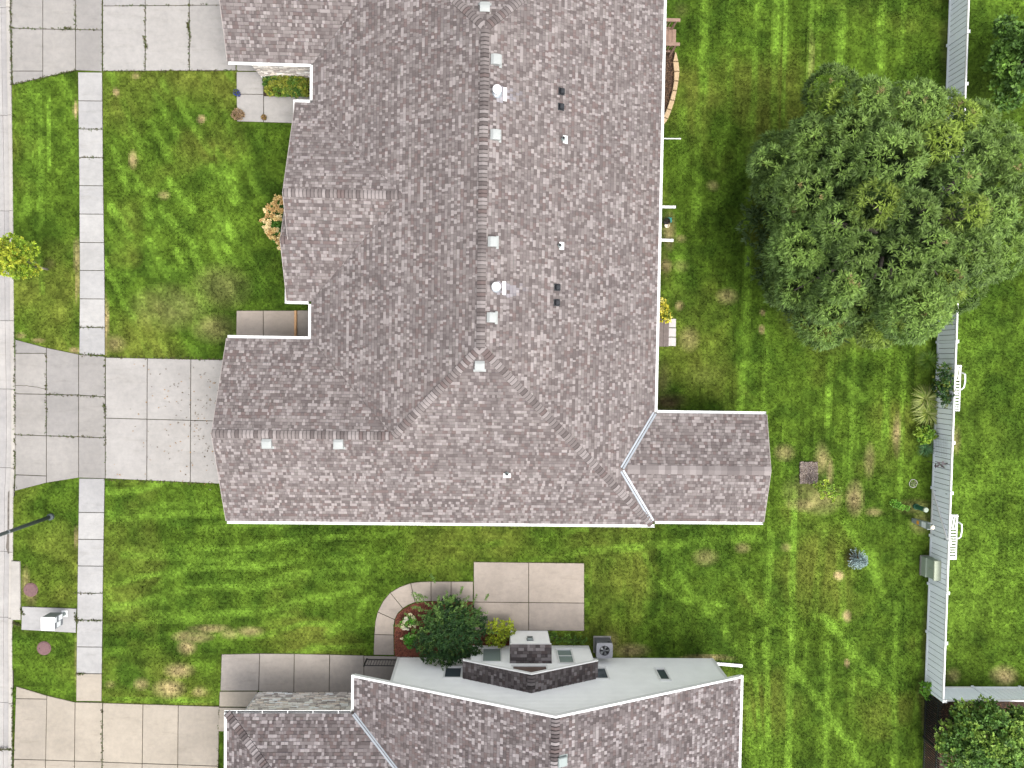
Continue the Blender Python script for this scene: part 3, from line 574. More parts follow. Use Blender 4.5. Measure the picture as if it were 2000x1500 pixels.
# ------------------------------------------------------------------ main house
house = thing('duplex_house', 'large house with a mauve grey shingle hip roof filling the middle', 'house', (-1.0, 6.8, 0))
ZE = 2.75; MS = .417; XE, XWv, YS, YN = 7.48, -8.01, -7.37, 21.11; XR = -.41; MW = MS*(XE-XR)/(XR-XWv); ZR = ZE+MS*(XE-XR); YR0 = YS+(XE-XR); YR1 = YN-(XE-XR)
pE = Plane('E', XE, ZE, MS); pW = Plane('W', XWv, ZE, MW); pS = Plane('S', YS, ZE, MS); pN = Plane('N', YN, ZE, MS)
XG = -11.72; YG0 = .81; YG1 = 12.92; ygr0 = (YS+YG0)/2; zg = ZE+MS*(YG0-YS)/2; xg = XWv+(zg-ZE)/MW; ygr1 = (YN+YG1)/2; zg1 = ZE+MS*(YN-YG1)/2; xg1 = XWv+(zg1-ZE)/MW
pGN = Plane('N', YG0, ZE, MS); pGS = Plane('S', YG1, ZE, MS)
B0, B1 = 2.50, 11.23; YB = (B0+B1)/2; ZB = ZE+MS*(YB-B0); xb = XWv+(ZB-ZE)/MW; XB1, XB2 = -8.76, -9.08; YB2 = 5.02; ZB2 = ZE+MS*(YB2-B0)
pBS = Plane('S', B0, ZE, MS); pBN = Plane('N', B1, ZE, MS); pB2 = Plane('N', YB2+(ZB2-ZE)/MS, ZE, MS)
A0, A1 = -7.2, -2.26; YA = (A0+A1)/2-.02; XA = 12.62; ZA = 3.42; mA0 = (ZA-ZE)/(YA-A0); mA1 = (ZA-ZE)/(A1-YA); xa = XE-(ZA-ZE)/MS
pAS = Plane('S', A0, ZE+.004, mA0); pAN = Plane('N', A1, ZE+.004, mA1)
vx = lambda pl, y: XWv+(pl.z(0, y)-ZE)/MW
polys = [(pE, [(XE,YS),(XE,YN),(XR,YR1),(XR,YR0)]), (pW, [(XWv,YG0),(xg,ygr0),(XR,YR0),(XR,YR1),(xg1,ygr1),(XWv,YG1)]),
         (pS, [(XG,YS),(XE,YS),(XR,YR0),(xg,ygr0),(XG,ygr0)]), (pN, [(XG,YN),(XE,YN),(XR,YR1),(xg1,ygr1),(XG,ygr1)]),
         (pGN, [(XG,YG0),(XWv,YG0),(xg,ygr0),(XG,ygr0)]), (pGS, [(XG,YG1),(XWv,YG1),(xg1,ygr1),(XG,ygr1)]),
         (pBS, [(XB2,B0),(XWv,B0),(vx(pBS,YB2),YB2),(XB2,YB2)]), (pBS, [(XB1,YB2),(vx(pBS,YB2),YB2),(xb,YB),(XB1,YB)]), (pBN, [(XB1,B1),(XWv,B1),(xb,YB),(XB1,YB)]), (pB2, [(XB2,YB2),(-8.5,YB2),(-8.5,YB2+2.2),(XB2,YB2+2.2)]),
         (pAS, [(XE,A0),(XA,A0),(XA,YA),(xa,YA)]), (pAN, [(XE,A1),(XA,A1),(XA,YA),(xa,YA)])]
mb = MB()
for pl, po in polys: deck(mb, pl, po)
roof = mb.build('roof', 'deck_under', house)
STAIN += [G(973,180,6.0), G(971,563,6.0)]
mb = MB()
for k, (pl, po) in enumerate(polys): shingle(mb, pl, po, PAL_MAIN, (.075, .165) if k < 10 else (.09, .18))
stuff(mb.build('shingles', 'shingle', roof)); STAIN.clear()
ridge_caps(roof, (XE-.02, YS+.02, ZE+.005), (XR, YR0, ZR), MS*.72, MS*.72, PAL_MAIN); ridge_caps(roof, (xg, ygr0, zg), (XR, YR0, ZR), MS*.72, MS*.72, PAL_MAIN)
ridge_caps(roof, (XE, YN, ZE), (XR, YR1, ZR), MS*.72, MS*.72, PAL_MAIN); ridge_caps(roof, (xg1, ygr1, zg1), (XR, YR1, ZR), MS*.72, MS*.72, PAL_MAIN)
ridge_caps(roof, (XR, YR0-.02, ZR+.01), (XR, YR1, ZR+.01), MS, MW, PAL_MAIN); ridge_caps(roof, (XG+.02, ygr0, zg+.004), (xg, ygr0, zg+.004), MS, MS, PAL_MAIN); ridge_caps(roof, (XG, ygr1, zg1), (xg1, ygr1, zg1), MS, MS, PAL_MAIN)
ridge_caps(roof, (XB1+.03, YB, ZB+.004), (xb, YB, ZB+.004), MS, MS, PAL_MAIN); ridge_caps(roof, (XB2+.02, YB2, ZB2+.004), (XB1+.06, YB2, ZB2+.004), MS, MS, PAL_MAIN)
# wide pale cap strips on the rear wing
for i in range(24):
    x = XA-.02-(i+1)*.28; c = random.choices([(.22,.195,.188), (.19,.166,.16), (.15,.13,.126), (.27,.24,.232)], [3, 3, 2, 1])[0]
    if x < xa+.1: break
    m_ = MB()
    for s, mm in ((1, mA1), (-1, mA0)):
        m_.add([(x, YA, ZA+.03), (x+.285, YA, ZA+.03), (x+.285, YA+s*.2, ZA+.03-.2*mm), (x, YA+s*.2, ZA+.03-.2*mm)], [(0,1,2,3) if s > 0 else (3,2,1,0)], c)
        m_.add([(x, YA+s*.2, ZA+.03-.2*mm), (x+.285, YA+s*.2, ZA+.03-.2*mm), (x+.285, YA+s*.2, ZA-.2*mm-.002), (x, YA+s*.2, ZA-.2*mm-.002)], [(0,1,2,3)], tuple(v*.4 for v in c))
    m_.add([(x, YA+.2, ZA+.03-.2*mA1), (x, YA, ZA+.03), (x, YA-.2, ZA+.03-.2*mA0), (x, YA-.2, ZA-.2*mA0), (x, YA, ZA), (x, YA+.2, ZA-.2*mA1)], [(0,1,4,5),(1,2,3,4)], tuple(v*.4 for v in c)); m_.build('ridge_cap', 'shingle', roof)
flashing(house, (XE, A1, ZE), (xa+.05, YA+.06, ZA), pAN, pE); flashing(house, (XE, A0, ZE), (xa+.05, YA-.06, ZA), pE, pAS)
# gutters
gutter(house, ((XE, A1+.02), (XE, YN)), (1, 0), straps=1.7); gutter(house, ((XG+.03, YS), (XE+.12, YS)), (0, -1), straps=1.5); gutter(house, ((XG+.03, YG0), (XWv-.13, YG0)), (0, 1)); gutter(house, ((XG+.03, YG1), (XWv-.13, YG1)), (0, -1), straps=2.5)
gutter(house, ((XWv, YG0), (XWv, B0-.12)), (-1, 0)); gutter(house, ((XWv, B1+.12), (XWv, YG1)), (-1, 0)); gutter(house, ((XB2+.02, B0), (XWv-.13, B0)), (0, -1)); gutter(house, ((XB1+.02, B1), (XWv-.13, B1)), (0, 1))
gutter(house, ((XB1+.03, B1-.78), (XB1+.03, B1+.12)), (-1, 0), zt=2.733); gutter(house, ((XB2+.03, B0-.12), (XB2+.03, B0+.8)), (-1, 0), zt=2.733)
gutter(house, ((XE+.13, A1), (XA-.02, A1)), (0, 1), straps=2); gutter(house, ((XE+.13, A0), (XA-.02, A0)), (0, -1), straps=2)
# gable edge boards
for a, b, th in (((XG,YG0,ZE),(XG,ygr0,zg),(-.02,0)), ((XG,YS,ZE),(XG,ygr0,zg),(-.02,0)), ((XG,YG1,ZE),(XG,ygr1,zg1),(-.02,0)), ((XB1,B1,ZE),(XB1,YB,ZB),(-.02,0)), ((XB1,YB2,ZB2),(XB1,YB,ZB),(-.02,0)), ((XB2,B0,ZE),(XB2,YB2,ZB2),(-.02,0)), ((XB2,YB2,ZB2),(XB2,YB2+2.2,ZB2-2.2*MS),(-.02,0)), ((XA,A0,ZE),(XA,YA,ZA),(.02,0)), ((XA,A1,ZE),(XA,YA,ZA),(.02,0))): rake_trim(house, a, b, th)
# walls
flat = lambda z: (lambda u: z)
wall(house, (7.045,-2.7), (7.045,20.7), 0, flat(2.66), 'siding', (1,0)); wall(house, (-11.2,-6.95), (12.1,-6.95), 0, flat(2.66), 'siding', (0,-1)); wall(house, (7.05,-2.7), (12.1,-2.7), 0, flat(2.66), 'siding', (0,1))
wall(house, (12.1,-6.95), (12.1,-2.7), 0, lambda u: 2.66+min(u, 4.25-u)*.26, 'siding', (1,0)); wall(house, (-11.25,-6.95), (-11.25,.4), 0, lambda u: 2.6+min(u, 7.35-u)*MS, 'tan', (-1,0)); wall(house, (-11.2,.4), (-7.5,.4), 0, flat(2.66), 'tan', (0,1))
wall(house, (-7.5,.4), (-7.5,2.9), 0, flat(2.66), 'tan', (-1,0)); wall(house, (-8.5,2.9), (-7.5,2.9), 0, flat(2.66), 'tan', (0,-1)); wall(house, (-8.5,2.9), (-8.5,10.8), 0, lambda u: 2.6+min(u, 7.9-u)*MS, 'tan', (-1,0)); wall(house, (-8.5,10.8), (-7.5,10.8), 0, flat(2.66), 'tan', (0,1))
wall(house, (-7.5,10.8), (-7.5,13.3), 0, flat(2.66), 'tan', (-1,0)); wall(house, (-11.2,20.7), (7.05,20.7), 0, flat(2.66), 'siding', (0,1)); wall(house, (-11.03,13.3), (-11.03,20.7), 0, lambda u: 2.6+min(u, 7.4-u)*MS, 'tan', (-1,0))
stone_wall(house, (-11.05,13.27), (-7.5,13.27), 0, 2.66, (0,-1))
# roof vents and pipes
def on_roof(pl, px, py, lift=0):
    z = 5.0
    for _ in range(12): x, y = G(px, py, z); z = pl.z(x, y)+lift
    return x, y, z
def frame(pl):                                                   # local x = along eave, y = up slope, z = plane normal
    up = Vector((pl.sg, 0, pl.m*1.0)) if pl.ax == 0 else Vector((0, pl.sg, pl.m)); up.normalize(); al = Vector((0,-pl.sg,0)) if pl.ax == 0 else Vector((pl.sg,0,0)); nn = al.cross(up); return Matrix((al, up, nn)).transposed()
def placed(mb, pl, pos):
    Rm = frame(pl); mb.v = [tuple(Rm @ Vector(v)+Vector(pos)) for v in mb.v]; return mb
for px, py, pl in ((947,15,pN),(967,116,pE),(966,263,pE),(961,472,pE),(959,620,pE),(937,713,pS),(521,865,pS),(661,866,pS)):
    p = on_roof(pl, px, py, .1); p = (p[0], p[1], p[2]-.1+.02); hood = MB(); s = .2
    prof = [(-.2, .02), (-.2, .15), (-.17, .175), (.0, .17), (.12, .13), (.2, .03)]                     # along slope
    for a, b in zip(prof[:-1], prof[1:]):
        xs_ = [-s, -s*.6, 0, s*.6, s]; cr = [0, .01, .014, .01, 0]
        for i in range(4): hood.add([(xs_[i], a[0], a[1]+cr[i]), (xs_[i+1], a[0], a[1]+cr[i+1]), (xs_[i+1], b[0], b[1]+cr[i+1]), (xs_[i], b[0], b[1]+cr[i])], [(0,1,2,3)])
    for s_ in (-s, s): hood.add([(s_, y, z) for y, z in prof]+[(s_, .2, 0), (s_, -.2, 0)], [tuple(range(8))])
    v = placed(hood, pl, p).build('roof_vent', 'vent', house)
    placed(MB().cbox(-.26, .26, -.29, -.17, .0, .02, .005), pl, p).build('flange', 'vent', v); placed(MB().box(-.15, .15, -.206, -.2, .035, .085), pl, p).build('grille', 'dark', v)
for px, py in ((971,176),(969,560)):
    x, y, z = on_roof(pE, px, py, .3); z -= .3; f = MB(); f.lathe((x, y, z-.1), [(.13,0),(.13,.38),(.16,.39),(.16,.41),(.10,.42),(.10,.46)], 20); v = f.build('flue_pipe', 'white', house)
    MB().lathe((x, y, z+.37), [(.17,0),(.18,.02),(.18,.06),(.12,.10),(.03,.115)], 20).build('flue_cap', 'white', v)
    placed(MB().cbox(-.27, .27, -.42, -.27, .012, .03, .005), pE, (x, y, z)).build('flashing', 'white', v)
    c = placed(MB().lathe((0,0,.0), [(.22,.015),(.20,.05),(.14,.09)], 18), pE, (x, y, z)).build('storm_collar', 'galv', v)
for px, py in ((1097,178),(1096,208),(1088.5,561),(1087.5,591)):
    p = on_roof(pE, px, py, .05); p = (p[0], p[1], p[2]-.04); v = placed(MB().cbox(-.1, .1, -.1, .1, .0, .14, .03), pE, p).build('exhaust_vent', 'blackp', house)
    placed(MB().box(-.125, .125, -.05, .05, .0, .06), pE, p).build('side_hood', 'blackp', v); placed(MB().cbox(-.15, .15, -.14, .15, .004, .014, .003), pE, p).build('flange', 'blackp', v)
for px, py, pl in ((1100,272,pE),(1093,480,pE),(990,925,pS)):
    p = on_roof(pl, px, py); v = placed(MB().cbox(-.16, .16, -.2, .02, .012, .028, .005), pl, p).build('vent_flashing', 'white', house)
    MB().lathe((p[0], p[1], p[2]-.02), [(.1,0),(.085,.1),(.06,.16)], 16).build('boot', 'greyp', v); MB().lathe((p[0], p[1], p[2]), [(.045,0),(.045,.28),(.032,.28),(.032,.2)], 14).build('pipe', 'blackp', v)

# ------------------------------------------------------------------ neighbouring house
nb = thing('neighbour_house', 'neighbouring house with white gable wall and bay facing the side lawn', 'house', (2.9, -15.5, 0))
NXW, NXE, NXR, NY = -5.97, 11.76, 2.86, -14.46; ZRn = ZE+MS*(NXR-NXW); mE = (ZRn-ZE)/(NXE-NXR); NYE = -32.0; WX, WY = -11.67, -16.12; hw = 4.3
qW = Plane('W', NXW, ZE, MS); qE = Plane('E', NXE, ZE, mE); qN = Plane('N', WY, ZE, MS); qWW = Plane('W', WX, ZE, MS); qS = Plane('S', WY-2*hw, ZE, MS)
npoly = [(qW, [(NXW,NY),(NXW,NYE),(NXR,NYE),(NXR,NY)]), (qE, [(NXE,NY),(NXE,NYE),(NXR,NYE),(NXR,NY)]), (qN, [(WX,WY),(NXW,WY),(NXW+hw,WY-hw),(WX+hw,WY-hw)]), (qWW, [(WX,WY),(WX,WY-2*hw),(WX+hw,WY-hw)]), (qS, [(WX,WY-2*hw),(NXW,WY-2*hw),(NXW+hw,WY-hw),(WX+hw,WY-hw)])]
mb = MB()
for pl, po in npoly: deck(mb, pl, po)
nroof = mb.build('roof', 'deck_under', nb)
BZ, BT = 2.3, 3.76; BX0 = G(904,1290,BZ)[0]; BX1 = G(1168,1294,BZ)[0]; BXM = G(1038,1318,BT)[0]; BY = (G(905,1289,BZ)[1]+G(1038,1317,BT)[1]+G(1168,1294,BZ)[1])/3; WYn = -14.72; BF = -14.1
bW = Plane('W', BX0, BZ, (BT-BZ)/(BXM-BX0)); bE = Plane('E', BX1, BZ, (BT-BZ)/(BX1-BXM)); bpoly = [(bW, [(BX0,BY),(BX0,WYn),(BXM,WYn),(BXM,BY)]), (bE, [(BX1,BY),(BX1,WYn),(BXM,WYn),(BXM,BY)])]
mb = MB()
for pl, po in npoly: shingle(mb, pl, [(x, max(y, -25.5)) for x, y in po] if pl in (qW, qE) else po, PAL_NB, (.08, .17))
stuff(mb.build('shingles', 'shingle', nroof))
ridge_caps(nroof, (NXR, NY-.03, ZRn+.004), (NXR, -25.5, ZRn+.004), MS, mE, PAL_NB); ridge_caps(nroof, (WX, WY, ZE), (WX+hw, WY-hw, ZE+MS*hw), MS*.72, MS*.72, PAL_NB)
PAL_BAY = [tuple((tuple(v*.72 for v in c), k)) for c, k in PAL_NB]
mb = MB()
for pl, po in bpoly: deck(mb, pl, po, .09)
broof = mb.build('bay_roof', 'deck_under', nb); mb = MB()
for pl, po in bpoly: shingle(mb, pl, po, PAL_BAY, (.08, .2))
stuff(mb.build('bay_shingles', 'shingle', broof)); ridge_caps(broof, (BXM, BY-.02, BT+.004), (BXM, WYn+.05, BT+.004), bW.m, bE.m, PAL_BAY)
# white fascia along both gables
for a, b in (((NXW,NY,ZE),(NXR,NY,ZRn)), ((NXE,NY,ZE),(NXR,NY,ZRn))): rake_trim(nb, a, b, (0,.09), 'white', .2, 'fascia')
for a, b in (((BX0,BY,BZ),(BXM,BY,BT)), ((BX1,BY,BZ),(BXM,BY,BT))): rake_trim(nb, a, b, (0,.05), 'white', .16, 'fascia')
flv = [(NXW,WY,ZE),(NXW+hw,WY-hw,ZE+MS*hw)]; flashing(nb, flv[0], flv[1], qW, qN, .09)
gg = gutter(nb, ((WX-.12, WY), (NXW-.13, WY)), (0,1), straps=1.0); MB().box(WX-.08, NXW-.16, WY+.016, WY+.09, 2.66, 2.715).build('gutter_dark_strip', 'dark', gg); gutter(nb, ((WX, WY), (WX, WY-2*hw)), (-1,0)); gutter(nb, ((NXW, NY+.1), (NXW, WY+.12)), (-1,0), straps=.6); gutter(nb, ((NXE, NY+.12), (NXE, NYE)), (1,0), straps=1.2)  # dark strip laid in the wing gutter makes its inside read dark
# walls
gab = lambda x0: (lambda u: (ZE-.1+MS*((x0+u)-NXW)) if x0+u < NXR else (ZE-.1+mE*(NXE-(x0+u))))
wall(nb, (-4.3,WYn), (11.28,WYn), 0, gab(-4.3), 'siding', (0,1)); wall(nb, (11.28,WYn), (11.28,-31), 0, flat(2.66), 'siding', (1,0)); wall(nb, (-4.3,-16.5), (-4.3,WYn), 0, flat(3.0), 'siding', (-1,0))
stone_wall(nb, (-11.15,-16.5), (-4.3,-16.5), 0, 2.66, (0,1)); wall(nb, (-11.2,-24.3), (-11.2,-16.5), 0, flat(2.66), 'siding', (-1,0))
MB().box(11.2, 11.34, WYn-.02, WYn+.04, 0, 2.66).build('corner_board', 'white', nb); MB().box(-4.36, -4.24, WYn-.02, WYn+.04, 0, 3.1).build('corner_board', 'white', nb)
# bay and fireplace chase
bay = wall(nb, (-.72,BF), (5.08,BF), 0, lambda u: (bW.z(-.72+u,0)-.1) if -.72+u < BXM else bE.z(-.72+u,0)-.1, 'siding', (0,1), name='bay_wall')
wall(nb, (-.72,WYn), (-.72,BF), 0, flat(2.3), 'siding', (-1,0), name='bay_wall'); wall(nb, (5.08,WYn), (5.08,BF), 0, flat(2.3), 'siding', (1,0), name='bay_wall')
CX0, CX1, CY = 1.16, 3.02, -13.36; CZ = onY(1035,1260.5,CY)[1]; CZ2 = onY(1035,1296,BF)[1]
wall(nb, (CX0,CY), (CX1,CY), 0, flat(CZ), 'siding', (0,1), name='chase_wall'); wall(nb, (CX0,BF), (CX0,CY), 0, flat(CZ), 'siding', (-1,0), name='chase_wall'); wall(nb, (CX1,BF), (CX1,CY), 0, flat(CZ), 'siding', (1,0), name='chase_wall')
cm = (CZ2-CZ)/(CY+.06-BF); cpl = Plane('N', CY+.06, CZ+.03, cm); cp = [(CX0-.05,CY+.06),(CX1+.05,CY+.06),(CX1+.05,BF),(CX0-.05,BF)]; mb = MB(); deck(mb, cpl, cp, .06); cr = mb.build('chase_roof', 'deck_under', nb); mb = MB(); shingle(mb, cpl, cp, PAL_BAY, (.1, .3)); stuff(mb.build('chase_shingles', 'shingle', cr))
MB().box(CX0-.05, CX1+.05, CY+.062, CY+.08, CZ-.06, CZ+.02).build('chase_trim', 'white', nb)
for (x, z) in (onY(1035,1250,CY),):
    v = MB().cbox(x-.14, x+.14, CY+.016, CY+.14, z-.14, z+.14, .02).build('wall_vent', 'greyp', nb); MB().box(x-.1, x+.1, CY+.12, CY+.155, z-.02, z+.06).build('vent_slot', 'dark', v); MB().box(x-.16, x+.16, CY+.014, CY+.03, z-.16, z+.16).build('vent_flange', 'blackp', v)
def window(px0, py0, px1, py1, Y, gl, fr=.07, mull=None):
    xa_, zb = onY(px0, py0, Y); xb_, zt = onY(px1, py1, Y); w_ = MB()
    w_.box(xa_-fr, xb_+fr, Y+.02, Y+.075, zb-fr, zb); w_.box(xa_-fr, xb_+fr, Y+.02, Y+.075, zt, zt+fr); w_.box(xa_-fr, xa_, Y+.0205, Y+.0745, zb, zt); w_.box(xb_, xb_+fr, Y+.0205, Y+.0745, zb, zt)
    v = w_.build('window', 'white', nb); MB().box(xa_, xb_, Y+.027, Y+.032, zb, zt).build('pane', gl, v); MB().box(xa_-fr-.02, xb_+fr+.02, Y+.021, Y+.1, zb-fr-.03, zb-fr-.003).build('sill', 'white', v)
    if mull: MB().box(xa_, xb_, Y+.033, Y+.05, zb+(zt-zb)*mull-.02, zb+(zt-zb)*mull+.02).build('mullion', 'white', v)
window(944,1268,978,1294, BF, 'glass'); window(1088,1271,1121,1297, BF, 'glass', .07, .45); window(1002,1303,1069,1318, BF, 'glass_brown', .06); window(1281,1309,1308,1329, WYn, 'glass_dark'); window(1160,1307,1188,1327, WYn, 'glass_dark', .07); window(871,1306,899,1325, WYn, 'glass_dark')
p = on_roof(qE, 1097, 1486); v = placed(MB().cbox(-.2, .2, -.2, .2, .0, .14, .03), qE, p).build('roof_vent', 'greyp', nb); placed(MB().cbox(-.25,.25,-.26,.24,.006,.02,.004), qE, p).build('flange', 'greyp', v)
# entry door in shade
MB().box(-4.42, -4.32, -16.1, -15.2, .06, 2.1).build('door', 'mailgrey', nb)

# ================================================================== THINGS
# ---- white vinyl fences
PICK = {}
def fence_run(root, a, b, h=1.5, nper=9, post_first=True, faces=None, posts=None, skip=()):
    """panels between posts along a->b"""
    a, b = np.array(a), np.array(b); L = np.linalg.norm(b-a); d = (b-a)/L; nrm = np.array([-d[1], d[0]]); ang = math.atan2(d[1], d[0])
    ps = posts if posts is not None else list(np.arange(0, L+.01, 2.44))
    if 'post' not in PICK:
        PICK['post'] = MB().cbox(-.065,.065,-.065,.065,-.05,h+.02,.006).mesh('post', 'vinyl')
        PICK['cap'] = MB().add([(-.08,-.08,0),(.08,-.08,0),(.08,.08,0),(-.08,.08,0),(-.08,-.08,.03),(.08,-.08,.03),(.08,.08,.03),(-.08,.08,.03),(0,0,.075)], [(0,3,2,1),(0,1,5,4),(1,2,6,5),(2,3,7,6),(3,0,4,7),(4,5,8),(5,6,8),(6,7,8),(7,4,8)]).mesh('post_cap', 'white')
    for u in ps:
        p = a+d*u; o = link_copy(PICK['post'], 'post', root, (p[0], p[1], 0), (0,0,ang)); c = bpy.data.objects.new('post_cap', PICK['cap']); COL.objects.link(c); c.parent = o; c.location = (0,0,h+.021)
    for i, (u0, u1) in enumerate(zip(ps[:-1], ps[1:])):
        if i in skip: continue
        s0, s1 = u0+.066, u1-.066; w_ = (s1-s0)
        for nm, z0, z1, th in (('top_rail', h-.1, h-.005, .075), ('bottom_rail', .05, .17, .075)):
            key = (nm, round(w_, 3), h)
            if key not in PICK: PICK[key] = MB().cbox(0, w_, -th/2, th/2, z0, z1, .006).mesh(nm, 'white' if nm == 'top_rail' else 'vinyl')
            p = a+d*s0; link_copy(PICK[key], nm, root, (p[0], p[1], 0), (0,0,ang))
        k = nper; pw = w_/k; key = ('picket', round(pw, 3), h)
        if key not in PICK: PICK[key] = MB().add([(.012,-.02,.172),(.02,-.026,.172),(pw-.02,-.026,.172),(pw-.012,-.02,.172),(pw-.012,.02,.172),(pw-.02,.026,.172),(.02,.026,.172),(.012,.02,.172)]+[(x, y, h-.102) for x, y in ((.012,-.02),(.02,-.026),(pw-.02,-.026),(pw-.012,-.02),(pw-.012,.02),(pw-.02,.026),(.02,.026),(.012,.02))],
              [tuple(range(8))[::-1], tuple(range(8,16))]+[(j, (j+1)%8, 8+(j+1)%8, 8+j) for j in range(8)]).mesh('picket', 'vinyl')
        for j in range(k):
            p = a+d*(s0+j*pw); link_copy(PICK[key], 'picket', root, (p[0], p[1], 0), (0,0,ang))
        key = ('tongue', round(w_, 3), h)
        if key not in PICK: PICK[key] = MB().box(0, w_, -.006, .006, .172, h-.102).mesh('groove_strip', 'dark')
        p = a+d*s0; link_copy(PICK[key], 'groove_strip', root, (p[0], p[1], 0), (0,0,ang))
FX = 22.17; FYs = -16.12
yg0, yg1 = G(1817,1045)[1], G(1817,952)[1]
up = [yg1+2.42*i for i in range(12)]; dn = []
y = yg0
while y > FYs+1.2: dn.append(y); y -= 2.44
pos = sorted([FYs]+dn+up); fr_ = thing('vinyl_fence', 'long white vinyl privacy fence running down the right side', 'fence', (FX, -5, 0))
gi = [i for i in range(len(pos)-1) if abs(pos[i]-yg0) < .01][0]
fence_run(fr_, (FX, FYs), (FX, pos[-1]), posts=[p-FYs for p in pos], skip=(gi,))
f2 = thing('vinyl_fence', 'white vinyl fence run turning right above the lower corner trees', 'fence', (25, FYs, 0)); fence_run(f2, (FX+.14, FYs), (FX+.14+2.44*7, FYs), posts=[2.3+2.44*i for i in range(7)]); fence_run(f2, (FX+.1, FYs), (FX+2.4, FYs), posts=[-.1+.06, 2.3][:1]+[2.3][:0])
# first panel of that run
for nm, z0, z1 in (('top_rail',1.4,1.495),('bottom_rail',.05,.17)): MB().cbox(FX+.07, FX+2.37, FYs-.037, FYs+.037, z0, z1, .006).build(nm, 'white', f2)
for j in range(9): MB().box(FX+.08+j*.2545, FX+.08+j*.2545+.24, FYs-.022, FYs+.022, .171, 1.399).build('picket', 'vinyl', f2)
# gate
gt = thing('fence_gate', 'white fence gate with a diagonal brace behind the grey pedestal', 'gate', (FX, (yg0+yg1)/2, 0)); a_, b_ = yg0+.07, yg1-.07; w_ = b_-a_
for nm, z0, z1 in (('top_rail',1.4,1.5),('bottom_rail',.06,.16)): MB().cbox(FX-.035, FX+.035, a_, b_, z0, z1, .006).build(nm, 'white', gt)
for j in range(9): MB().box(FX-.02, FX+.02, a_+j*w_/9+.012, a_+(j+1)*w_/9-.012, .162, 1.398).build('board', 'vinyl', gt)
MB().box(FX-.005, FX+.005, a_, b_, .162, 1.398).build('groove_strip', 'dark', gt); MB().beam((FX-.055, b_-.05, .16), (FX-.055, a_+.05, 1.41), .04, .08).build('brace', 'white', gt)
for y in (a_+.03, b_-.03):
    for z in (.35, 1.2): MB().box(FX-.05, FX-.036, y-.02, y+.02, z-.06, z+.06).build('hinge', 'galv', gt)
# black iron fence
ir = thing('iron_fence', 'black metal picket fence below the white fence corner', 'fence', (FX, -18, 0)); y0i, y1i = FYs-.25, -26.0
for z in (.15, 1.1): MB().box(FX-.025, FX+.025, y1i, y0i, z-.03, z+.03).build('rail', 'iron', ir)
pm = MB().box(-.02,.02,-.022,.022,.04,1.3).add([(-.02,-.02,1.3),(.02,-.02,1.3),(.02,.02,1.3),(-.02,.02,1.3),(0,0,1.38)], [(0,1,4),(1,2,4),(2,3,4),(3,0,4),(3,2,1,0)]).mesh('picket', 'iron'); pp = MB().cbox(-.03,.03,-.03,.03,-.05,1.4,.01).mesh('post', 'iron')
for i in range(int((y0i-y1i)/.115)): link_copy(pm, 'picket', ir, (FX, y0i-.06-i*.115, 0))
for i in range(5): link_copy(pp, 'post', ir, (FX, y0i-i*2.3, 0))

# ---- two sun loungers behind the fence
def lounger(label, px, py0, py1):
    x1 = G(px, (py0+py1)/2, .34)[0]; ya, yb = G(px, py0, .34)[1], G(px, py1, .34)[1]; x0 = x1-.62; L = ya-yb; r = thing('sun_lounger', label, 'sun lounger', ((x0+x1)/2, (ya+yb)/2, 0), 'white sun loungers behind the fence')
    f = MB(); f.cbox(x0, x0+.05, yb, ya, .28, .36, .01); f.cbox(x1-.05, x1, yb, ya, .28, .36, .01); f.cbox(x0+.051, x1-.051, ya-.06, ya, .281, .36, .01); f.cbox(x0+.051, x1-.051, yb, yb+.06, .281, .36, .01); f.build('frame', 'white', r)
    ys_ = yb+.1
    while ys_ < yb+L*.64: MB().cbox(x0+.052, x1-.052, ys_, ys_+.07, .305, .345, .006).build('seat_slat', 'white', r); ys_ += .138
    y2 = yb+L*.66; MB().cbox(x0+.052, x1-.052, y2, y2+.06, .31, .37, .006).build('back_rail', 'white', r)
    for k in range(4):
        xx = x0+.07+k*.132; MB().beam((xx+.04, y2+.065, .34), (xx+.04, ya-.07, .46), .072, .03).build('back_slat', 'white', r)
    MB().beam((x0+.06, ya-.06, .455), (x1-.06, ya-.06, .455), .06, .035).build('head_rail', 'white', r)
    for s, x in ((-1, x0-.02), (1, x1+.02)):
        c = yb+L*.65; pts = [(x, c-.42, .36), (x+s*.04, c-.3, .5), (x+s*.06, c, .55), (x+s*.05, c+.35, .54), (x, c+.42, .36)]; m_ = MB()
        for p_, q_ in zip(pts[:-1], pts[1:]): m_.beam(p_, q_, .06, .03)
        m_.build('armrest', 'white', r)
    for x in (x0+.03, x1-.03):
        for y in (yb+.15, ya-.15): MB().box(x-.025, x+.025, y-.03, y+.03, 0, .279).build('leg', 'white', r)
    MB().lathe(((x0+x1)/2, ya-.1, .05), [(.06,-.02),(.08,0),(.06,.02)], 12).build('wheel', 'greyp', r)
lounger('white slatted sun lounger behind the fence beside the dark climbing plant', 1876, 713, 803); lounger('white slatted sun lounger behind the fence gate, lower of the two', 1869.5, 1005, 1093)

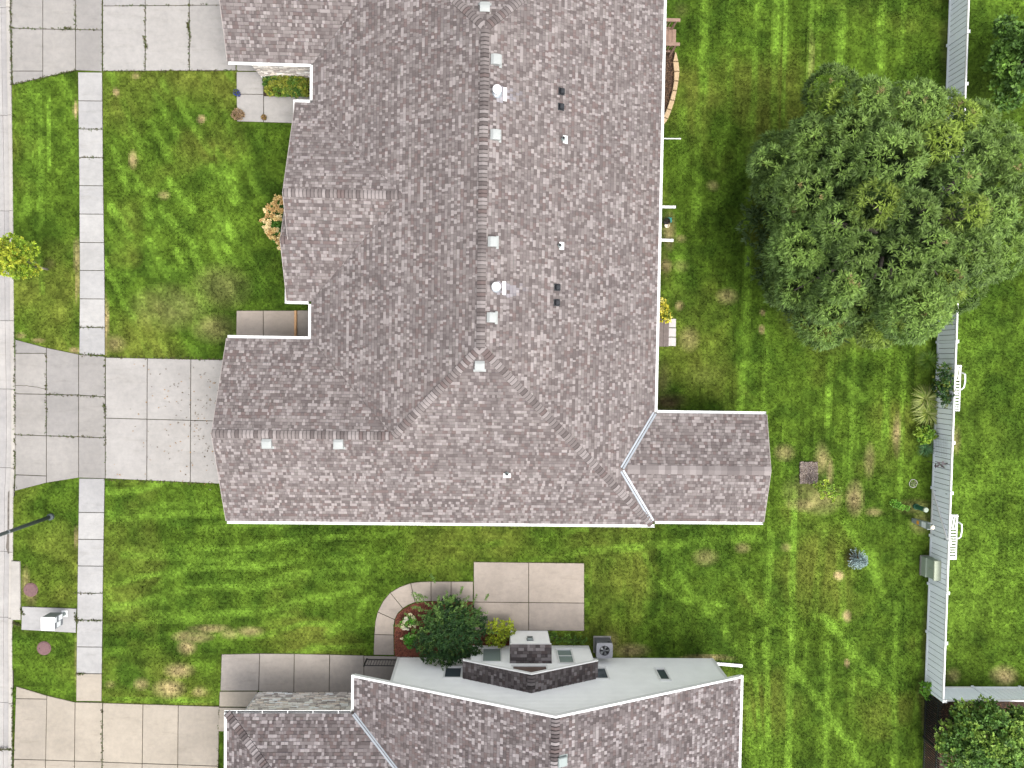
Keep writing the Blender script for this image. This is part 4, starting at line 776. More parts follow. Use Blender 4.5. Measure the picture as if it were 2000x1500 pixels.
# ---- utility boxes by the fence
x, y = G(1788, 989); r = thing('utility_pedestal', 'round green plastic utility pedestal near the gate', 'utility post', (x, y, 0)); MB().lathe((x, y, 0), [(.14,0),(.14,.12),(.115,.13),(.115,.8)], 20).build('body', 'green', r, smooth=False); MB().lathe((x, y, .8), [(.125,0),(.125,.06),(.11,.09),(.03,.1)], 20).build('lid', 'sage', r)
x, y = G(1784, 1016); r = thing('utility_pedestal', 'tall grey utility pedestal with orange and white stickers by the gate', 'utility post', (x, y, 0)); hh = 1.5
def taper(x, y, w0, w1, d0, d1, z0, z1): return MB().add([(x-d0,y-w0,z0),(x+d0,y-w0,z0),(x+d0,y+w0,z0),(x-d0,y+w0,z0),(x-d1,y-w1,z1),(x+d1,y-w1,z1),(x+d1,y+w1,z1),(x-d1,y+w1,z1)], [(0,3,2,1),(4,5,6,7),(0,1,5,4),(1,2,6,5),(2,3,7,6),(3,0,4,7)])
taper(x, y, .1, .17, .09, .09, 0, 1.3).build('cabinet', 'greyp', r); taper(x, y, .12, .11, .1, .1, 1.3, hh).build('head', 'greyp', r); MB().lathe((x, y, hh), [(.09,0),(.1,.02),(.09,.07),(.05,.09)], 16).build('cap', 'cream', r)
MB().box(x-.095, x-.0915, y-.085, y+.085, .42, .6).build('warning_sticker', 'orange', r); MB().box(x-.095, x-.0915, y-.14, y+.14, .82, 1.15).build('white_label', 'label', r); MB().box(x-.095, x-.0915, y+.02, y+.05, .08, .12).build('lock', 'dark', r)
pa, pb = G(1797, 1085), G(1797, 1122); r = thing('transformer_box', 'sage green electrical transformer box standing against the fence', 'transformer', (pa[0]+.35, (pa[1]+pb[1])/2, 0)); x0, y1, y0 = pa[0], pa[1], pb[1]
MB().cbox(x0-.005, x0+.58, y0-.02, y1+.02, -.02, .07, .01).build('pad', 'conc2', r); MB().cbox(x0+.02, x0+.56, y0, y1, .07, .45, .015).build('lower_cabinet', 'sage', r)
MB().add([(x0+.08,y0+.02,.45),(x0+.55,y0+.02,.45),(x0+.55,y1-.02,.45),(x0+.08,y1-.02,.45),(x0+.14,y0+.03,.92),(x0+.53,y0+.03,.92),(x0+.53,y1-.03,.92),(x0+.14,y1-.03,.92)], [(4,5,6,7),(0,1,5,4),(1,2,6,5),(2,3,7,6),(3,0,4,7)]).build('upper_cabinet', 'sage', r)
MB().cbox(x0+.11, x0+.57, y0-.01, y1+.01, .92, 1.0, .02).build('lid', 'sage_top', r); MB().box(x0+.08, x0+.1, (y0+y1)/2-.015, (y0+y1)/2+.015, .5, .8).build('handle', 'sage_top', r)

# ---- street lamp
x, y = G(100, 1009); r = thing('street_lamp', 'grey metal street lamp pole on the kerbside grass strip', 'street lamp', (x, y, 0)); MB().lathe((x, y, 0), [(.16,0),(.16,.12),(.1,.2)], 14).build('base', 'steel', r)
MB().tube([(x, y, .1), (x, y, 4), (x, y, 7.3)], [.095, .075, .055], 14).build('pole', 'steel', r, smooth=True); MB().tube([(x, y, 7.2), (x-.6, y, 7.6), (x-1.8, y, 7.75)], .035, 8).build('arm', 'steel', r); MB().cbox(x-2.4, x-1.75, y-.13, y+.13, 7.66, 7.8, .04).build('lamp_head', 'steel', r)
MB().lathe((x, y, 3.05), [(.092,0),(.092,.05)], 14).build('band', 'galv', r)

# ---- cluster mailbox
x, y = G(127, 1198); r = thing('cluster_mailbox', 'white and grey cluster mailbox on its small concrete pad', 'mailbox', (x, y, 0)); MB().cbox(x-.14, x+.14, y-.16, y+.16, .03, .05, .008).build('base_plate', 'white', r); MB().tube([(x, y, .05), (x, y, .62)], .09, 14).build('pedestal', 'greyp', r)
xb_, yb_ = x-.02, y-.02; MB().cbox(xb_-.3, xb_+.28, yb_-.29, yb_+.29, .62, 1.28, .02).build('cabinet', 'mailgrey', r); MB().cbox(xb_-.32, xb_+.3, yb_-.31, yb_+.31, 1.281, 1.32, .015).build('top', 'white', r)
for j in range(2):
    for k in range(4): MB().cbox(xb_+.281, xb_+.292, yb_-.26+j*.27, yb_-.02+j*.27, .66+k*.15, .79+k*.15, .003).build('door', 'label' if (j+k) % 3 else 'mailgrey', r)

# ---- covers, drain, small kerbside things
for px, py, lab in ((60,1152,'round red brown utility cover above the mailbox pad'), (86,1266,'round red brown utility cover below the mailbox pad')):
    x, y = G(px, py); r = thing('utility_cover', lab, 'utility cover', (x, y, 0), 'utility covers in the grass strip'); MB().lathe((x, y, -.05), [(.34,0),(.34,.06),(.3,.075)], 24).build('rim', 'purple', r); MB().lathe((x, y, .02), [(.29,0),(.285,.02),(.05,.024)], 24).build('lid', 'purple', r); MB().box(x-.2, x-.17, y-.02, y+.02, .04, .05).build('lift_slot', 'dark', r)
P = Gp([(23,1095),(40,1096),(41,1210),(22,1210)]); r = thing('storm_drain', 'cream concrete storm drain top at the kerb', 'storm drain', (P[0][0]+.2, (P[0][1]+P[3][1])/2, 0)); MB().prism([tuple(v) for v in P], -.1, .07, .02).build('slab', 'kerb', r); MB().box(P[3][0]-.03, P[3][0]+.02, P[3][1]+.3, P[0][1]-.3, -.08, .0).build('inlet', 'dark', r)
BARE_DUMMY = P

# ---- deck stairs and block wall behind the house
r = thing('back_deck', 'brown wooden deck stair with railings at the back wall', 'deck', (7.4, 14.6, 0)); DX1 = G(1320,70,.5)[0]; dy0, dy1 = G(1315,83,.55)[1], G(1315,57,.55)[1]
for j in range(8):
    xa_ = 7.07+j*(DX1-7.07)/8; MB().cbox(xa_+.004, xa_+(DX1-7.07)/8-.004, dy0, dy1, .51, .55, .005).build('deck_board', 'deckb', r)
MB().box(7.07, DX1, dy0+.01, dy1-.01, .3, .505).build('rim_joist', 'deckb', r)
for xx in (7.2, DX1-.1):
    for yy in (dy0+.06, dy1-.06): MB().box(xx-.045, xx+.045, yy-.045, yy+.045, 0, .3).build('leg', 'deckb', r)
for px, pyl in ((1329, (41, 30)), (1328, (88, 81))):
    xe, ye = G(px, pyl[0], 1.45); MB().cbox(7.07, xe, ye-.03, ye+.12, 1.41, 1.45, .006).build('rail_cap', 'deckb', r); MB().box(7.07, xe-.12, ye+.02, ye+.07, .6, .68).build('bottom_rail', 'deckb', r)
    for k in range(9): MB().box(7.12+k*.13, 7.155+k*.13, ye+.03, ye+.065, .68, 1.41).build('baluster', 'deckb', r)
    MB().box(xe-.22, xe-.13, ye, ye+.09, 0, 1.409).build('post', 'deckb', r)
jt = [((1318,101),(1321,101)), ((1314,120),(1326,120)), ((1316,139),(1328,139)), ((1316,157.5),(1326,158.5)), ((1313,176),(1322.5,177.5)), ((1308,194),(1318.5,196.5)), ((1302,212),(1312.5,215)), ((1295,228.5),(1305.5,232.5)), ((1283,244),(1292.5,249))]
r = thing('block_wall', 'curved low wall of tan blocks round a mulch bed', 'garden wall', (*G(1310,180), 0))
for k in range(2):
    for (a, b), (c, d_) in zip(jt[:-1], jt[1:]):
        q = [np.array(G(*p, .3)) for p in (a, b, d_, c)]; ar = sum(q[i][0]*q[(i+1)%4][1]-q[(i+1)%4][0]*q[i][1] for i in range(4)); q = q[::-1] if ar < 0 else q
        q = inset(q, .012+.01*k); MB().prism([tuple(v) for v in q], 0+k*.16, .155+k*.16, .015).build('block', 'block', r)

# low step with pavers
r = thing('low_deck', 'low grey brown plank step beside the yellow shrub', 'deck', (*G(1293,655), 0)); x0, x1 = 7.07, G(1305,650)[0]; y0, y1 = G(1295,677)[1], G(1295,618)[1]
for j in range(6): MB().cbox(x0+j*(x1-x0)/6+.004, x0+(j+1)*(x1-x0)/6-.004, y0, y1, .0, .16, .006).build('plank', 'compo', r)
for j in range(3):
    pa, pb = G(1305.5,622+j*18.3,.06), G(1320,622+(j+1)*18.3-1,.06); tag(MB().cbox(pa[0], pb[0], pb[1], pa[1]-.012, -.03, .06, .01).build('paver', 'paver', None, (pa[0], pa[1], 0)), ('upper', 'middle', 'lower')[j]+' of three pale square pavers beside the plank step', 'paver', 'pavers by the step')

# ---- downspout extensions and pipe on the grass
def spout(pts, w_, label, mat='white', z=.0):
    x, y = G(*pts[0]); r = thing('downspout', label, 'downspout', (x, y, 0), 'white downspouts on the grass'); a, b = G(*pts[0]), G(*pts[1]); m_ = MB().beam((a[0], a[1], .055), (b[0], b[1], .05), w_, .075); m_.build('spout', mat, r)
    d = Vector((b[0]-a[0], b[1]-a[1], 0)).normalized(); MB().beam(Vector((b[0], b[1], .05))+d*.001, Vector((b[0], b[1], .045))+d*.03, w_*.8, .055).build('outlet', 'dark', r); MB().beam((b[0]-d.x*.12, b[1]-d.y*.12, .0515), (b[0]-d.x*.08, b[1]-d.y*.08, .051), w_+.012, .088).build('collar', mat, r)
spout([(1278,404.5),(1319,405)], .12, 'white downspout extension above the flower pots'); spout([(1276,469),(1314.5,470)], .13, 'white downspout extension below the flower pots'); spout([(1376,1293.5),(1449,1299.5)], .14, 'white downspout extension at the corner of the gabled neighbour')
a, b = G(1285,271), G(1328,271.5); tag(MB().tube([(a[0],a[1],.05),(b[0],b[1],.04)], .028, 8).tube([(b[0]-.02,b[1],.041),(b[0]+.03,b[1],.04)], .038, 8).build('drain_pipe', 'white', None, (a[0], a[1], 0)), 'thin white pipe sticking out onto the back lawn', 'pipe')

# ---- air conditioner
pa = G(1161,1244); x0, y1 = pa[0], pa[1]; x1 = G(1191,1244)[0]; y0 = y1-.72; r = thing('air_conditioner', 'grey air conditioner unit on the grass beside the bay', 'air conditioner', ((x0+x1)/2, (y0+y1)/2, 0)); cx, cy = (x0+x1)/2, (y0+y1)/2
MB().cbox(x0-.05, x1+.05, y0-.05, y1+.05, -.02, .06, .01).build('pad', 'conc', r); MB().cbox(x0, x1, y0, y1, .06, .74, .05).build('cabinet', 'ac_dark', r); tp = MB()
def ring_plate(mb, x0, x1, y0, y1, z, rad, n=32):
    cx, cy = (x0+x1)/2, (y0+y1)/2; o = []
    for k in range(n):
        t = 2*math.pi*k/n; c, s = math.cos(t), math.sin(t); m_ = min((x1-x0)/2/max(abs(c), 1e-6), (y1-y0)/2/max(abs(s), 1e-6)); m_ = min(m_, math.hypot(x1-x0, y1-y0)/2*.94); o.append((cx+c*m_, cy+s*m_))
    i = [(cx+rad*math.cos(2*math.pi*k/n), cy+rad*math.sin(2*math.pi*k/n)) for k in range(n)]
    vs = [(*p, z) for p in o]+[(*p, z) for p in i]+[(*p, z-.05) for p in o]+[(*p, z-.09) for p in i]
    mb.add(vs, [(k, (k+1)%n, n+(k+1)%n, n+k) for k in range(n)]+[(2*n+k, 2*n+(k+1)%n, (k+1)%n, k) for k in range(n)]+[(n+k, n+(k+1)%n, 3*n+(k+1)%n, 3*n+k) for k in range(n)])
ring_plate(tp, x0-.015, x1+.015, y0-.015, y1+.015, .82, .25); tp.build('top_panel', 'ac', r); MB().lathe((cx, cy, .742), [(.245,0),(.245,.004)], 24).build('fan_well', 'dark', r)
for k in range(5):
    t = k*2*math.pi/5; m_ = MB(); P_ = [(cx+rr*math.cos(t+a), cy+rr*math.sin(t+a), .77+(.03 if a > 0 else 0)) for rr, a in ((.05,-.2),(.22,-.3),(.22,.3),(.05,.2))]; m_.add(P_+[(a, b, c-.004) for a, b, c in P_], [(0,1,2,3),(7,6,5,4),(0,4,5,1),(1,5,6,2),(2,6,7,3),(3,7,4,0)]); m_.build('fan_blade', 'blade', r)
MB().lathe((cx, cy, .76), [(.06,0),(.06,.05),(.02,.06)], 14).build('fan_hub', 'ac_dark', r)
for k in range(3):
    m_ = MB(); rr = .08+k*.07; m_.tube([(cx+rr*math.cos(2*math.pi*i/24), cy+rr*math.sin(2*math.pi*i/24), .828) for i in range(25)], .003, 4, cap=False); m_.build('guard_ring', 'ac_dark', r)
MB().box(x0+.08, x1-.16, y1+.001, y1+.006, .35, .62).build('louvre_panel', 'ac_dark', r); MB().box(x1-.22, x1-.1, y1+.002, y1+.008, .56, .66).build('badge', 'dark', r)

# ---- porch railing, thresholds
r = thing('porch_railing', 'black iron railing at the corner of the porch and curved walk', 'railing', (*G(745,1293), 0)); a, b = G(717,1286), G(782,1287)
for z in (.12, .8): MB().beam((a[0], a[1], z), (b[0], b[1], z), .035, .03).build('rail', 'iron', r)
for k in range(13): f = k/12; MB().box(a[0]+(b[0]-a[0])*f-.009, a[0]+(b[0]-a[0])*f+.009, a[1]+(b[1]-a[1])*f-.009, a[1]+(b[1]-a[1])*f+.009, .13, .79).build('baluster', 'iron', r)
for p in (a, b): MB().box(p[0]-.03, p[0]+.03, p[1]-.03, p[1]+.03, 0, .9).build('post', 'iron', r)
c = (b[0], b[1]-1.0)
for z in (.12, .8): MB().beam((b[0], b[1]-.04, z), (c[0], c[1], z), .035, .03).build('rail', 'iron', r)
MB().box(c[0]-.03, c[0]+.03, c[1]-.03, c[1]+.03, 0, .9).build('post', 'iron', r)
x, y = G(578.5,606); x2, y2 = G(580,660); tag(MB().cbox(x-.055, x+.055, y2-.2, y-.02, .03, .16, .02).build('threshold_beam', 'wood', None, (x, y, 0)), 'tan wooden threshold beam across the lower entry walk', 'beam')
x, y = G(575, 657, .9); r = thing('hand_rail', 'thin white hand rail beside the lower entry walk', 'railing', (x, .62, 0)); x0, x1 = G(552,657,.9)[0], -7.6; yy = .66
MB().tube([(x0, yy, .9), (x1, yy, .9)], .018, 8).build('rail', 'white', r)
for k in range(2): MB().tube([(x0+.1+k*1.0, yy, .02), (x0+.1+k*1.0, yy, .885)], .014, 8).build('post', 'white', r)

# ================================================================== PLANTS
def leaves(cen, axis, k, ln, wd, cols, spread=(.5, 1.2), droop=.0, size_var=.35, up=0.15):
    """k lance leaves fanning out of every point: returns V, F, C"""
    N = len(cen); axis = axis/np.linalg.norm(axis, axis=1, keepdims=True); h = np.where(np.abs(axis[:,2:3]) < .9, np.array([[0,0,1.]]), np.array([[1.,0,0]])); u = np.cross(axis, h); u /= np.linalg.norm(u, axis=1, keepdims=True); v = np.cross(axis, u)
    th = rng.uniform(0, 2*math.pi, (N, k)); ph = rng.uniform(*spread, (N, k)); d = axis[:,None,:]*np.cos(ph)[...,None]+(u[:,None,:]*np.cos(th)[...,None]+v[:,None,:]*np.sin(th)[...,None])*np.sin(ph)[...,None]
    L = ln*rng.uniform(1-size_var, 1+size_var, (N, k))[...,None]; W = wd*rng.uniform(.75, 1.3, (N, k))[...,None]
    side = np.cross(d, np.array([0,0,1.])+rng.normal(0, .35, (N, k, 3))); side /= np.linalg.norm(side, axis=2, keepdims=True)+1e-9
    b = cen[:,None,:]+d*L*.12; m = cen[:,None,:]+d*L*.55; t = cen[:,None,:]+d*L-np.array([0,0,1.])*droop*L
    V = np.stack([b, m+side*W, t, m-side*W], 2).reshape(-1, 3); Fq = np.arange(N*k*4).reshape(-1, 4)
    C = (cols[:,None,:]*rng.uniform(.72, 1.28, (N, k, 1))).reshape(-1, 3); return V, Fq, C
def lump_points(lumps, per, lo=-.25, shell=.78):
    """points over the upper shells of ellipsoid lumps (cx,cy,cz,rx,ry,rz)"""
    P, A, I = [], [], []
    for i, (x, y, z, rx, ry, rz) in enumerate(lumps):
        n_ = max(3, int(per*(rx*ry+rx*rz+ry*rz)/3)); zz = rng.uniform(lo, 1, n_); a = rng.uniform(0, 2*math.pi, n_); s = np.sqrt(np.clip(1-zz*zz, 0, 1)); d = np.stack([s*np.cos(a), s*np.sin(a), zz], 1); rr = rng.uniform(shell, 1.05, (n_, 1))
        P.append(np.array([x, y, z])+d*rr*np.array([rx, ry, rz])); A.append(d/np.array([rx, ry, rz])); I.append(np.full(n_, i))
    return np.concatenate(P), np.concatenate(A), np.concatenate(I)
def cat(parts):
    V, Fq, C = [], [], []; k = 0
    for v, f, c in parts: V.append(v); Fq.append(f+k); C.append(c); k += len(v)
    return np.concatenate(V), np.concatenate(Fq), np.concatenate(C)
def limbs(root, base, tips, r0, mat='bark', name='trunk', split=.35):
    mb = MB(); bx, by = base; top = np.mean([t for t in tips], 0); fk = np.array([bx+(top[0]-bx)*.3, by+(top[1]-by)*.3, top[2]*split])
    mb.tube([(bx,by,-.1),(bx,by,fk[2]*.4),tuple(fk)], [r0*1.25, r0, r0*.8], 10)
    for t in tips:
        t = np.array(t); m = fk+(t-fk)*.5+np.array([0,0,.12*np.linalg.norm(t-fk)]); mb.tube([tuple(fk-(0,0,.1)), tuple(m), tuple(t)], [r0*.55, r0*.32, r0*.1], 6)
    return mb.build(name, mat, root, smooth=True)

def big_tree():
    C0 = np.array([16.9, 6.5, 4.3]); R = np.array([5.9, 5.6, 3.9]); root = thing('ash_tree', 'huge leafy green tree overhanging the fence at right', 'tree', (18.6, 6.2, 0)); lumps = []; tries = 0
    while len(lumps) < 105 and tries < 12000:
        tries += 1; z = random.uniform(-.35, 1); a = random.uniform(0, 2*math.pi); s = math.sqrt(max(0, 1-z*z)); ir_ = .93+.10*math.sin(3*a+.6)+.08*math.sin(7*a); p = C0+R*np.array([s*math.cos(a)*ir_, s*math.sin(a)*ir_, z])*random.uniform(.82, .97); rr = random.uniform(.7, 1.45)
        if p[0]-rr > 10.75 and p[1]-rr > .75 and all(np.linalg.norm((p-np.array(l[:3]))) > .78*(rr+l[3]) for l in lumps): lumps.append((*p, rr, rr, rr*random.uniform(.9, 1.25)))
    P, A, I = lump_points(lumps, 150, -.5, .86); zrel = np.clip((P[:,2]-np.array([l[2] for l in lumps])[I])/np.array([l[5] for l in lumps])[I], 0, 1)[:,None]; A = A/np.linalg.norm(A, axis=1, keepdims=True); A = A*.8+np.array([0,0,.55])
    base = np.array([[.122,.212,.046]]); lc = np.array([random.uniform(.8, 1.25) for _ in lumps])[I][:,None]; col = base*lc*rng.uniform(.8, 1.3, (len(P), 1))*(.72+.55*zrel)*(1+zrel*np.array([[.22,.1,0]]))  # paler young growth up top; also paints light on clump tops into the colour
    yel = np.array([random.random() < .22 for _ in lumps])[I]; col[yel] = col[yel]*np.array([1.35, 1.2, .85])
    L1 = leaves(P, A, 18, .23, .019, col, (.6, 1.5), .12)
    # pale fruit clusters at some shoot tips
    tip = [];
    for l in lumps:
        if random.random() < .35:
            for _ in range(random.randint(1, 3)): a = random.uniform(0, 6.28); q = random.uniform(0, .7); tip.append((l[0]+l[3]*q*math.cos(a), l[1]+l[3]*q*math.sin(a), l[2]+l[5]*math.sqrt(1-q*q)+.04))
    tip = np.array(tip); L2 = leaves(tip, np.tile([0,0,1.], (len(tip),1)), 16, .17, .014, np.tile([[.34,.27,.12]], (len(tip),1))*rng.uniform(.8,1.3,(len(tip),1)), (.3, 1.3))
    # inner foliage, leaf colour darkened to paint shade into the gaps
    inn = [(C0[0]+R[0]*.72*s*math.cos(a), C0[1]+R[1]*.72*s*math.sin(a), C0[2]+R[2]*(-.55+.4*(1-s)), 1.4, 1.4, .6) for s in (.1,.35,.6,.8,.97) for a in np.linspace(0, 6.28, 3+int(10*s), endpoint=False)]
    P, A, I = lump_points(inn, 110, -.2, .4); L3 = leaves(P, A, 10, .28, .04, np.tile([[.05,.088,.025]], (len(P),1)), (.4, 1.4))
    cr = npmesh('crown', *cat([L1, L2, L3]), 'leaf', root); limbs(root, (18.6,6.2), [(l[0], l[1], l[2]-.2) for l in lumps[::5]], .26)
big_tree()
def tree(label, name, base, lumps, leafargs, r0, group=None, cat_='tree', per=60, k=9, mat='bark', lo=-.3, crown='crown', stemname='trunk', spread=(.4,1.4), droop=.1, extra=None, jitter=.25):
    root = thing(name, label, cat_, (*base, 0), group); P, A, I = lump_points(lumps, per*3.6, lo, .5); A = A/np.linalg.norm(A, axis=1, keepdims=True)*.8+np.array([0,0,.5]); ln, wd, cols = leafargs; cs = np.array(cols)
    li = rng.integers(0, len(cs), len(lumps))[I]; mixi = rng.random(len(P)) < .35; li = np.where(mixi, rng.integers(0, len(cs), len(P)), li); col = cs[li]*1.3*rng.uniform(1-jitter, 1+jitter, (len(P), 1)); parts = [leaves(P, A, k, ln, wd, col, spread, droop)]
    npmesh(crown, *cat(parts), 'leaf', root)
    tips = [(l[0], l[1], l[2]) for l in lumps]
    limbs(root, base, tips[:24], r0, mat, stemname, .3)
    return root
def rl(c, R, n_, r, flat=.8, zlo=-.2):
    L = []
    for _ in range(n_):
        z = random.uniform(zlo, 1); a = random.uniform(0, 6.28); s = math.sqrt(1-z*z); q = random.uniform(.55, .95); rr = random.uniform(*r); L.append((c[0]+R[0]*s*math.cos(a)*q, c[1]+R[1]*s*math.sin(a)*q, max(rr*.4, c[2]+R[2]*z*q), rr, rr, rr*flat))
    return L
# broad-leaved trees at the right corners
c = G(1975,110,2.6); tree('round leafed green tree behind the fence at the upper right corner', 'leafy_tree', (c[0]+1.2, c[1]), rl((c[0]+.9, c[1]-.1, 2.4), (2.3,1.9,1.5), 40, (.3,.6)), (.2, .075, [(.09,.175,.03),(.13,.24,.04),(.06,.12,.024)]), .1, per=75, k=6)
c = G(1930,1440,2.2); tree('bushy green tree in the lower right corner below the white fence', 'leafy_tree', (c[0], c[1]), rl((c[0]+.3, c[1]-.2, 1.9), (2.5,1.8,1.3), 75, (.35,.65)), (.17, .05, [(.08,.165,.03),(.13,.23,.04),(.18,.28,.045),(.06,.12,.025)]), .1, per=62, k=7)
c = G(1868,1425,1.0); tree('dark green shrub between the iron fence and the corner tree', 'shrub', (c[0], c[1]), rl((c[0]+.1, c[1]-.2, .8), (.7,1.3,.5), 14, (.25,.45)), (.13, .04, [(.04,.10,.02),(.06,.13,.022)]), .04, cat_='shrub', per=90, k=7)
# young street tree
b0 = G(93,526); t0 = G(28,500,3.6); root = tree('young yellow green street tree leaning over the kerb', 'street_tree', b0, [(*G(px,py,z), z, rr, rr, rr*.8) for px, py, z, rr in ((60,487,3.2,.38),(35,480,3.5,.42),(22,505,3.3,.5),(8,515,3.6,.5),(45,515,2.9,.42),(38,530,2.8,.36),(55,530,2.5,.3),(5,485,3.8,.4),(68,525,2.2,.25),(25,470,3.6,.3),(-10,500,4,.6),(-20,520,3.8,.5),(15,500,4.1,.5))], (.12, .032, [(.22,.3,.025),(.15,.24,.02),(.3,.34,.03)]), .045, per=120, k=9, mat='stem')
# ---- shrubs and flowers
def flowers(root, pts, r, cols, name='flower_head', k=14):
    P = np.array(pts); cs = np.array(cols)[rng.integers(0, len(cols), len(P))]; Pn = np.repeat(P, 5, 0)+rng.normal(0, r*.45, (len(P)*5, 3)); npmesh(name, *leaves(Pn, np.tile([0,0,1.], (len(Pn),1)), k, r*.9, r*.35, np.repeat(cs, 5, 0), (.3,1.5)), 'flower', root)
def pxl(lst): return [(*G(px, py, z), z, r_, r_, r_*.85) for px, py, z, r_ in lst]
hy = pxl([(548,400,1.0,.3),(540,415,1.0,.32),(530,425,.9,.3),(545,440,.95,.35),(538,455,.9,.3),(548,470,.8,.28),(556,420,1.0,.35),(560,450,1.0,.4)]); r = tree('hydrangea shrub with tan flower heads by the west wall', 'hydrangea', G(556,436), hy, (.14, .05, [(.04,.11,.015),(.06,.15,.02)]), .03, cat_='shrub', per=60, k=7, stemname='stems')
flowers(r, [(*G(px+random.uniform(-3,3), py+random.uniform(-3,3), 1.2), random.uniform(1.1,1.35)) for px, py in [(541,390),(548,388),(535,397),(525,402),(545,402),(552,398),(518,412),(530,412),(540,410),(522,421),(532,420),(516,430),(526,431),(538,426),(547,424),(520,442),(529,446),(540,450),(524,453),(530,458),(536,464),(541,470),(547,476),(549,483),(545,462),(527,438),(551,410)]*2], .1, [(.72,.55,.24),(.8,.66,.36),(.62,.42,.18)])
r = tree('yellow leaved shrub against the back wall', 'golden_shrub', G(1292,606), pxl([(1288,590,.7,.25),(1292,603,.8,.3),(1298,612,.75,.28),(1300,622,.6,.22),(1290,618,.7,.28),(1285,605,.8,.3),(1304,619,.5,.15)]), (.13, .04, [(.55,.48,.06),(.62,.56,.14),(.4,.36,.03),(.12,.16,.02)]), .03, cat_='shrub', per=130, k=6, stemname='stems')
yw = pxl([(870,1190,1.0,.5),(850,1210,1.1,.55),(890,1210,1.2,.6),(915,1205,1.1,.5),(840,1240,1.1,.55),(870,1240,1.4,.65),(905,1240,1.3,.6),(930,1230,1.0,.45),(825,1258,.9,.45),(855,1268,1.2,.55),(890,1272,1.2,.55),(920,1262,1.0,.5),(835,1280,.8,.35),(872,1285,.9,.4),(935,1210,.7,.35),(885,1178,.8,.35)])
r = tree('big dark green yew shrub with long shoots beside the curved walk', 'yew_shrub', G(880,1225), yw, (.11, .02, [(.022,.058,.016),(.032,.078,.018),(.05,.105,.022)]), .08, cat_='shrub', per=190, k=9, stemname='stems', spread=(.3,1.5))
sp = []
for _ in range(110):
    px, py = random.gauss(873,32), random.gauss(1230,32); a = math.atan2(-(py-1230), px-873)+random.uniform(-.6,.6); x, y = G(px, py, 1.3); L = random.uniform(.3,.65); z = random.uniform(.8,1.5)*(1-.25*min(1, abs(px-873)/60))
    for s in np.linspace(0, 1, 9): sp.append((x+math.cos(a)*L*s, y+math.sin(a)*L*s, z+.18*s, math.cos(a), math.sin(a)))
sp = np.array(sp); npmesh('shoots', *leaves(sp[:,:3], np.concatenate([sp[:,3:5], np.full((len(sp),1), .5)], 1), 7, .1, .016, np.tile([[.13,.23,.05]], (len(sp),1))*rng.uniform(.6,1.25,(len(sp),1)), (.3,1.3)), 'leaf', r)
tree('lime yellow shrub between the yew and the chimney chase', 'lime_shrub', G(975,1236), pxl([(958,1225,.5,.3),(975,1220,.55,.3),(992,1220,.5,.28),(968,1240,.6,.33),(985,1240,.6,.3),(960,1252,.5,.28),(978,1254,.5,.25),(996,1232,.45,.22)]), (.09, .03, [(.26,.31,.02),(.34,.4,.035),(.16,.22,.018)]), .03, cat_='shrub', per=170, k=7, stemname='stems')
tree('small green shrub between the chase and the bay window', 'green_shrub', G(1082,1245), pxl([(1080,1243,.3,.2),(1092,1248,.25,.18),(1105,1247,.25,.2),(1120,1250,.2,.18),(1138,1248,.2,.2)]), (.1, .03, [(.09,.17,.02),(.06,.12,.018)]), .02, cat_='shrub', per=150, k=7, stemname='stems')
r = tree('white flowering plant in the red mulch bed', 'white_hydrangea', G(800,1230), pxl([(795,1215,.35,.2),(805,1212,.4,.2),(800,1245,.4,.22),(792,1250,.35,.18),(806,1242,.4,.2),(800,1258,.3,.18),(788,1218,.3,.14)]), (.1, .035, [(.08,.25,.03),(.12,.32,.03)]), .02, cat_='flower', per=150, k=7, stemname='stems')
flowers(r, [(*G(px, py, .55), .55) for px, py in ((802,1200),(806,1203),(793,1206),(791,1212),(788,1216),(786,1221),(794,1210),(790,1227),(795,1229),(784,1247),(808,1206),(787,1225),(800,1223),(811,1222))], .065, [(.78,.74,.5),(.82,.8,.64)])
tree('leafy hedge of yellow green plants under the stone wall', 'hedge_planting', G(560,170), pxl([(524,160,.35,.25),(538,162,.4,.28),(555,160,.45,.3),(575,162,.45,.3),(592,165,.45,.3),(528,175,.35,.25),(545,177,.35,.25),(562,178,.4,.26),(580,178,.4,.26),(597,178,.4,.24)]), (.1, .035, [(.10,.17,.02),(.20,.22,.03),(.05,.11,.018),(.15,.2,.03),(.07,.15,.02)]), .02, cat_='hedge', per=300, k=7, stemname='stems')
for px, py, lab, h_, rr, col, pot in ((467,186,'dark blue glazed pot with a small plant on the entry walk',.34,.14,[(.07,.10,.03),(.12,.13,.04)],'pot_blue'), (518,232,'small pot of golden brown flowers at the edge of the entry walk',.2,.12,[(.2,.13,.03),(.25,.17,.05),(.08,.08,.02)],'pot_brown'), (1300,434,'dark plant pot by the back wall between the downspouts',.3,.15,[(.03,.05,.02),(.06,.03,.02)],'pot_black')):
    x, y = G(px, py); r = thing('plant_pot', lab, 'plant pot', (x, y, 0)); z0 = .03 if px < 600 else 0
    MB().lathe((x, y, z0), [(rr*.7,0),(rr*.95,h_*.5),(rr,h_*.92),(rr*1.12,h_*.93),(rr*1.12,h_),(rr*.95,h_),(rr*.9,h_*.85)], 20).build('pot', pot, r); P, A, I = lump_points([(x, y, z0+h_*.95, rr*.85, rr*.85, rr*.6)], 2600, .1); cs = np.array(col)[rng.integers(0, len(col), len(P))]; npmesh('foliage', *leaves(P, A, 4, .06, .02, cs), 'leaf', r)
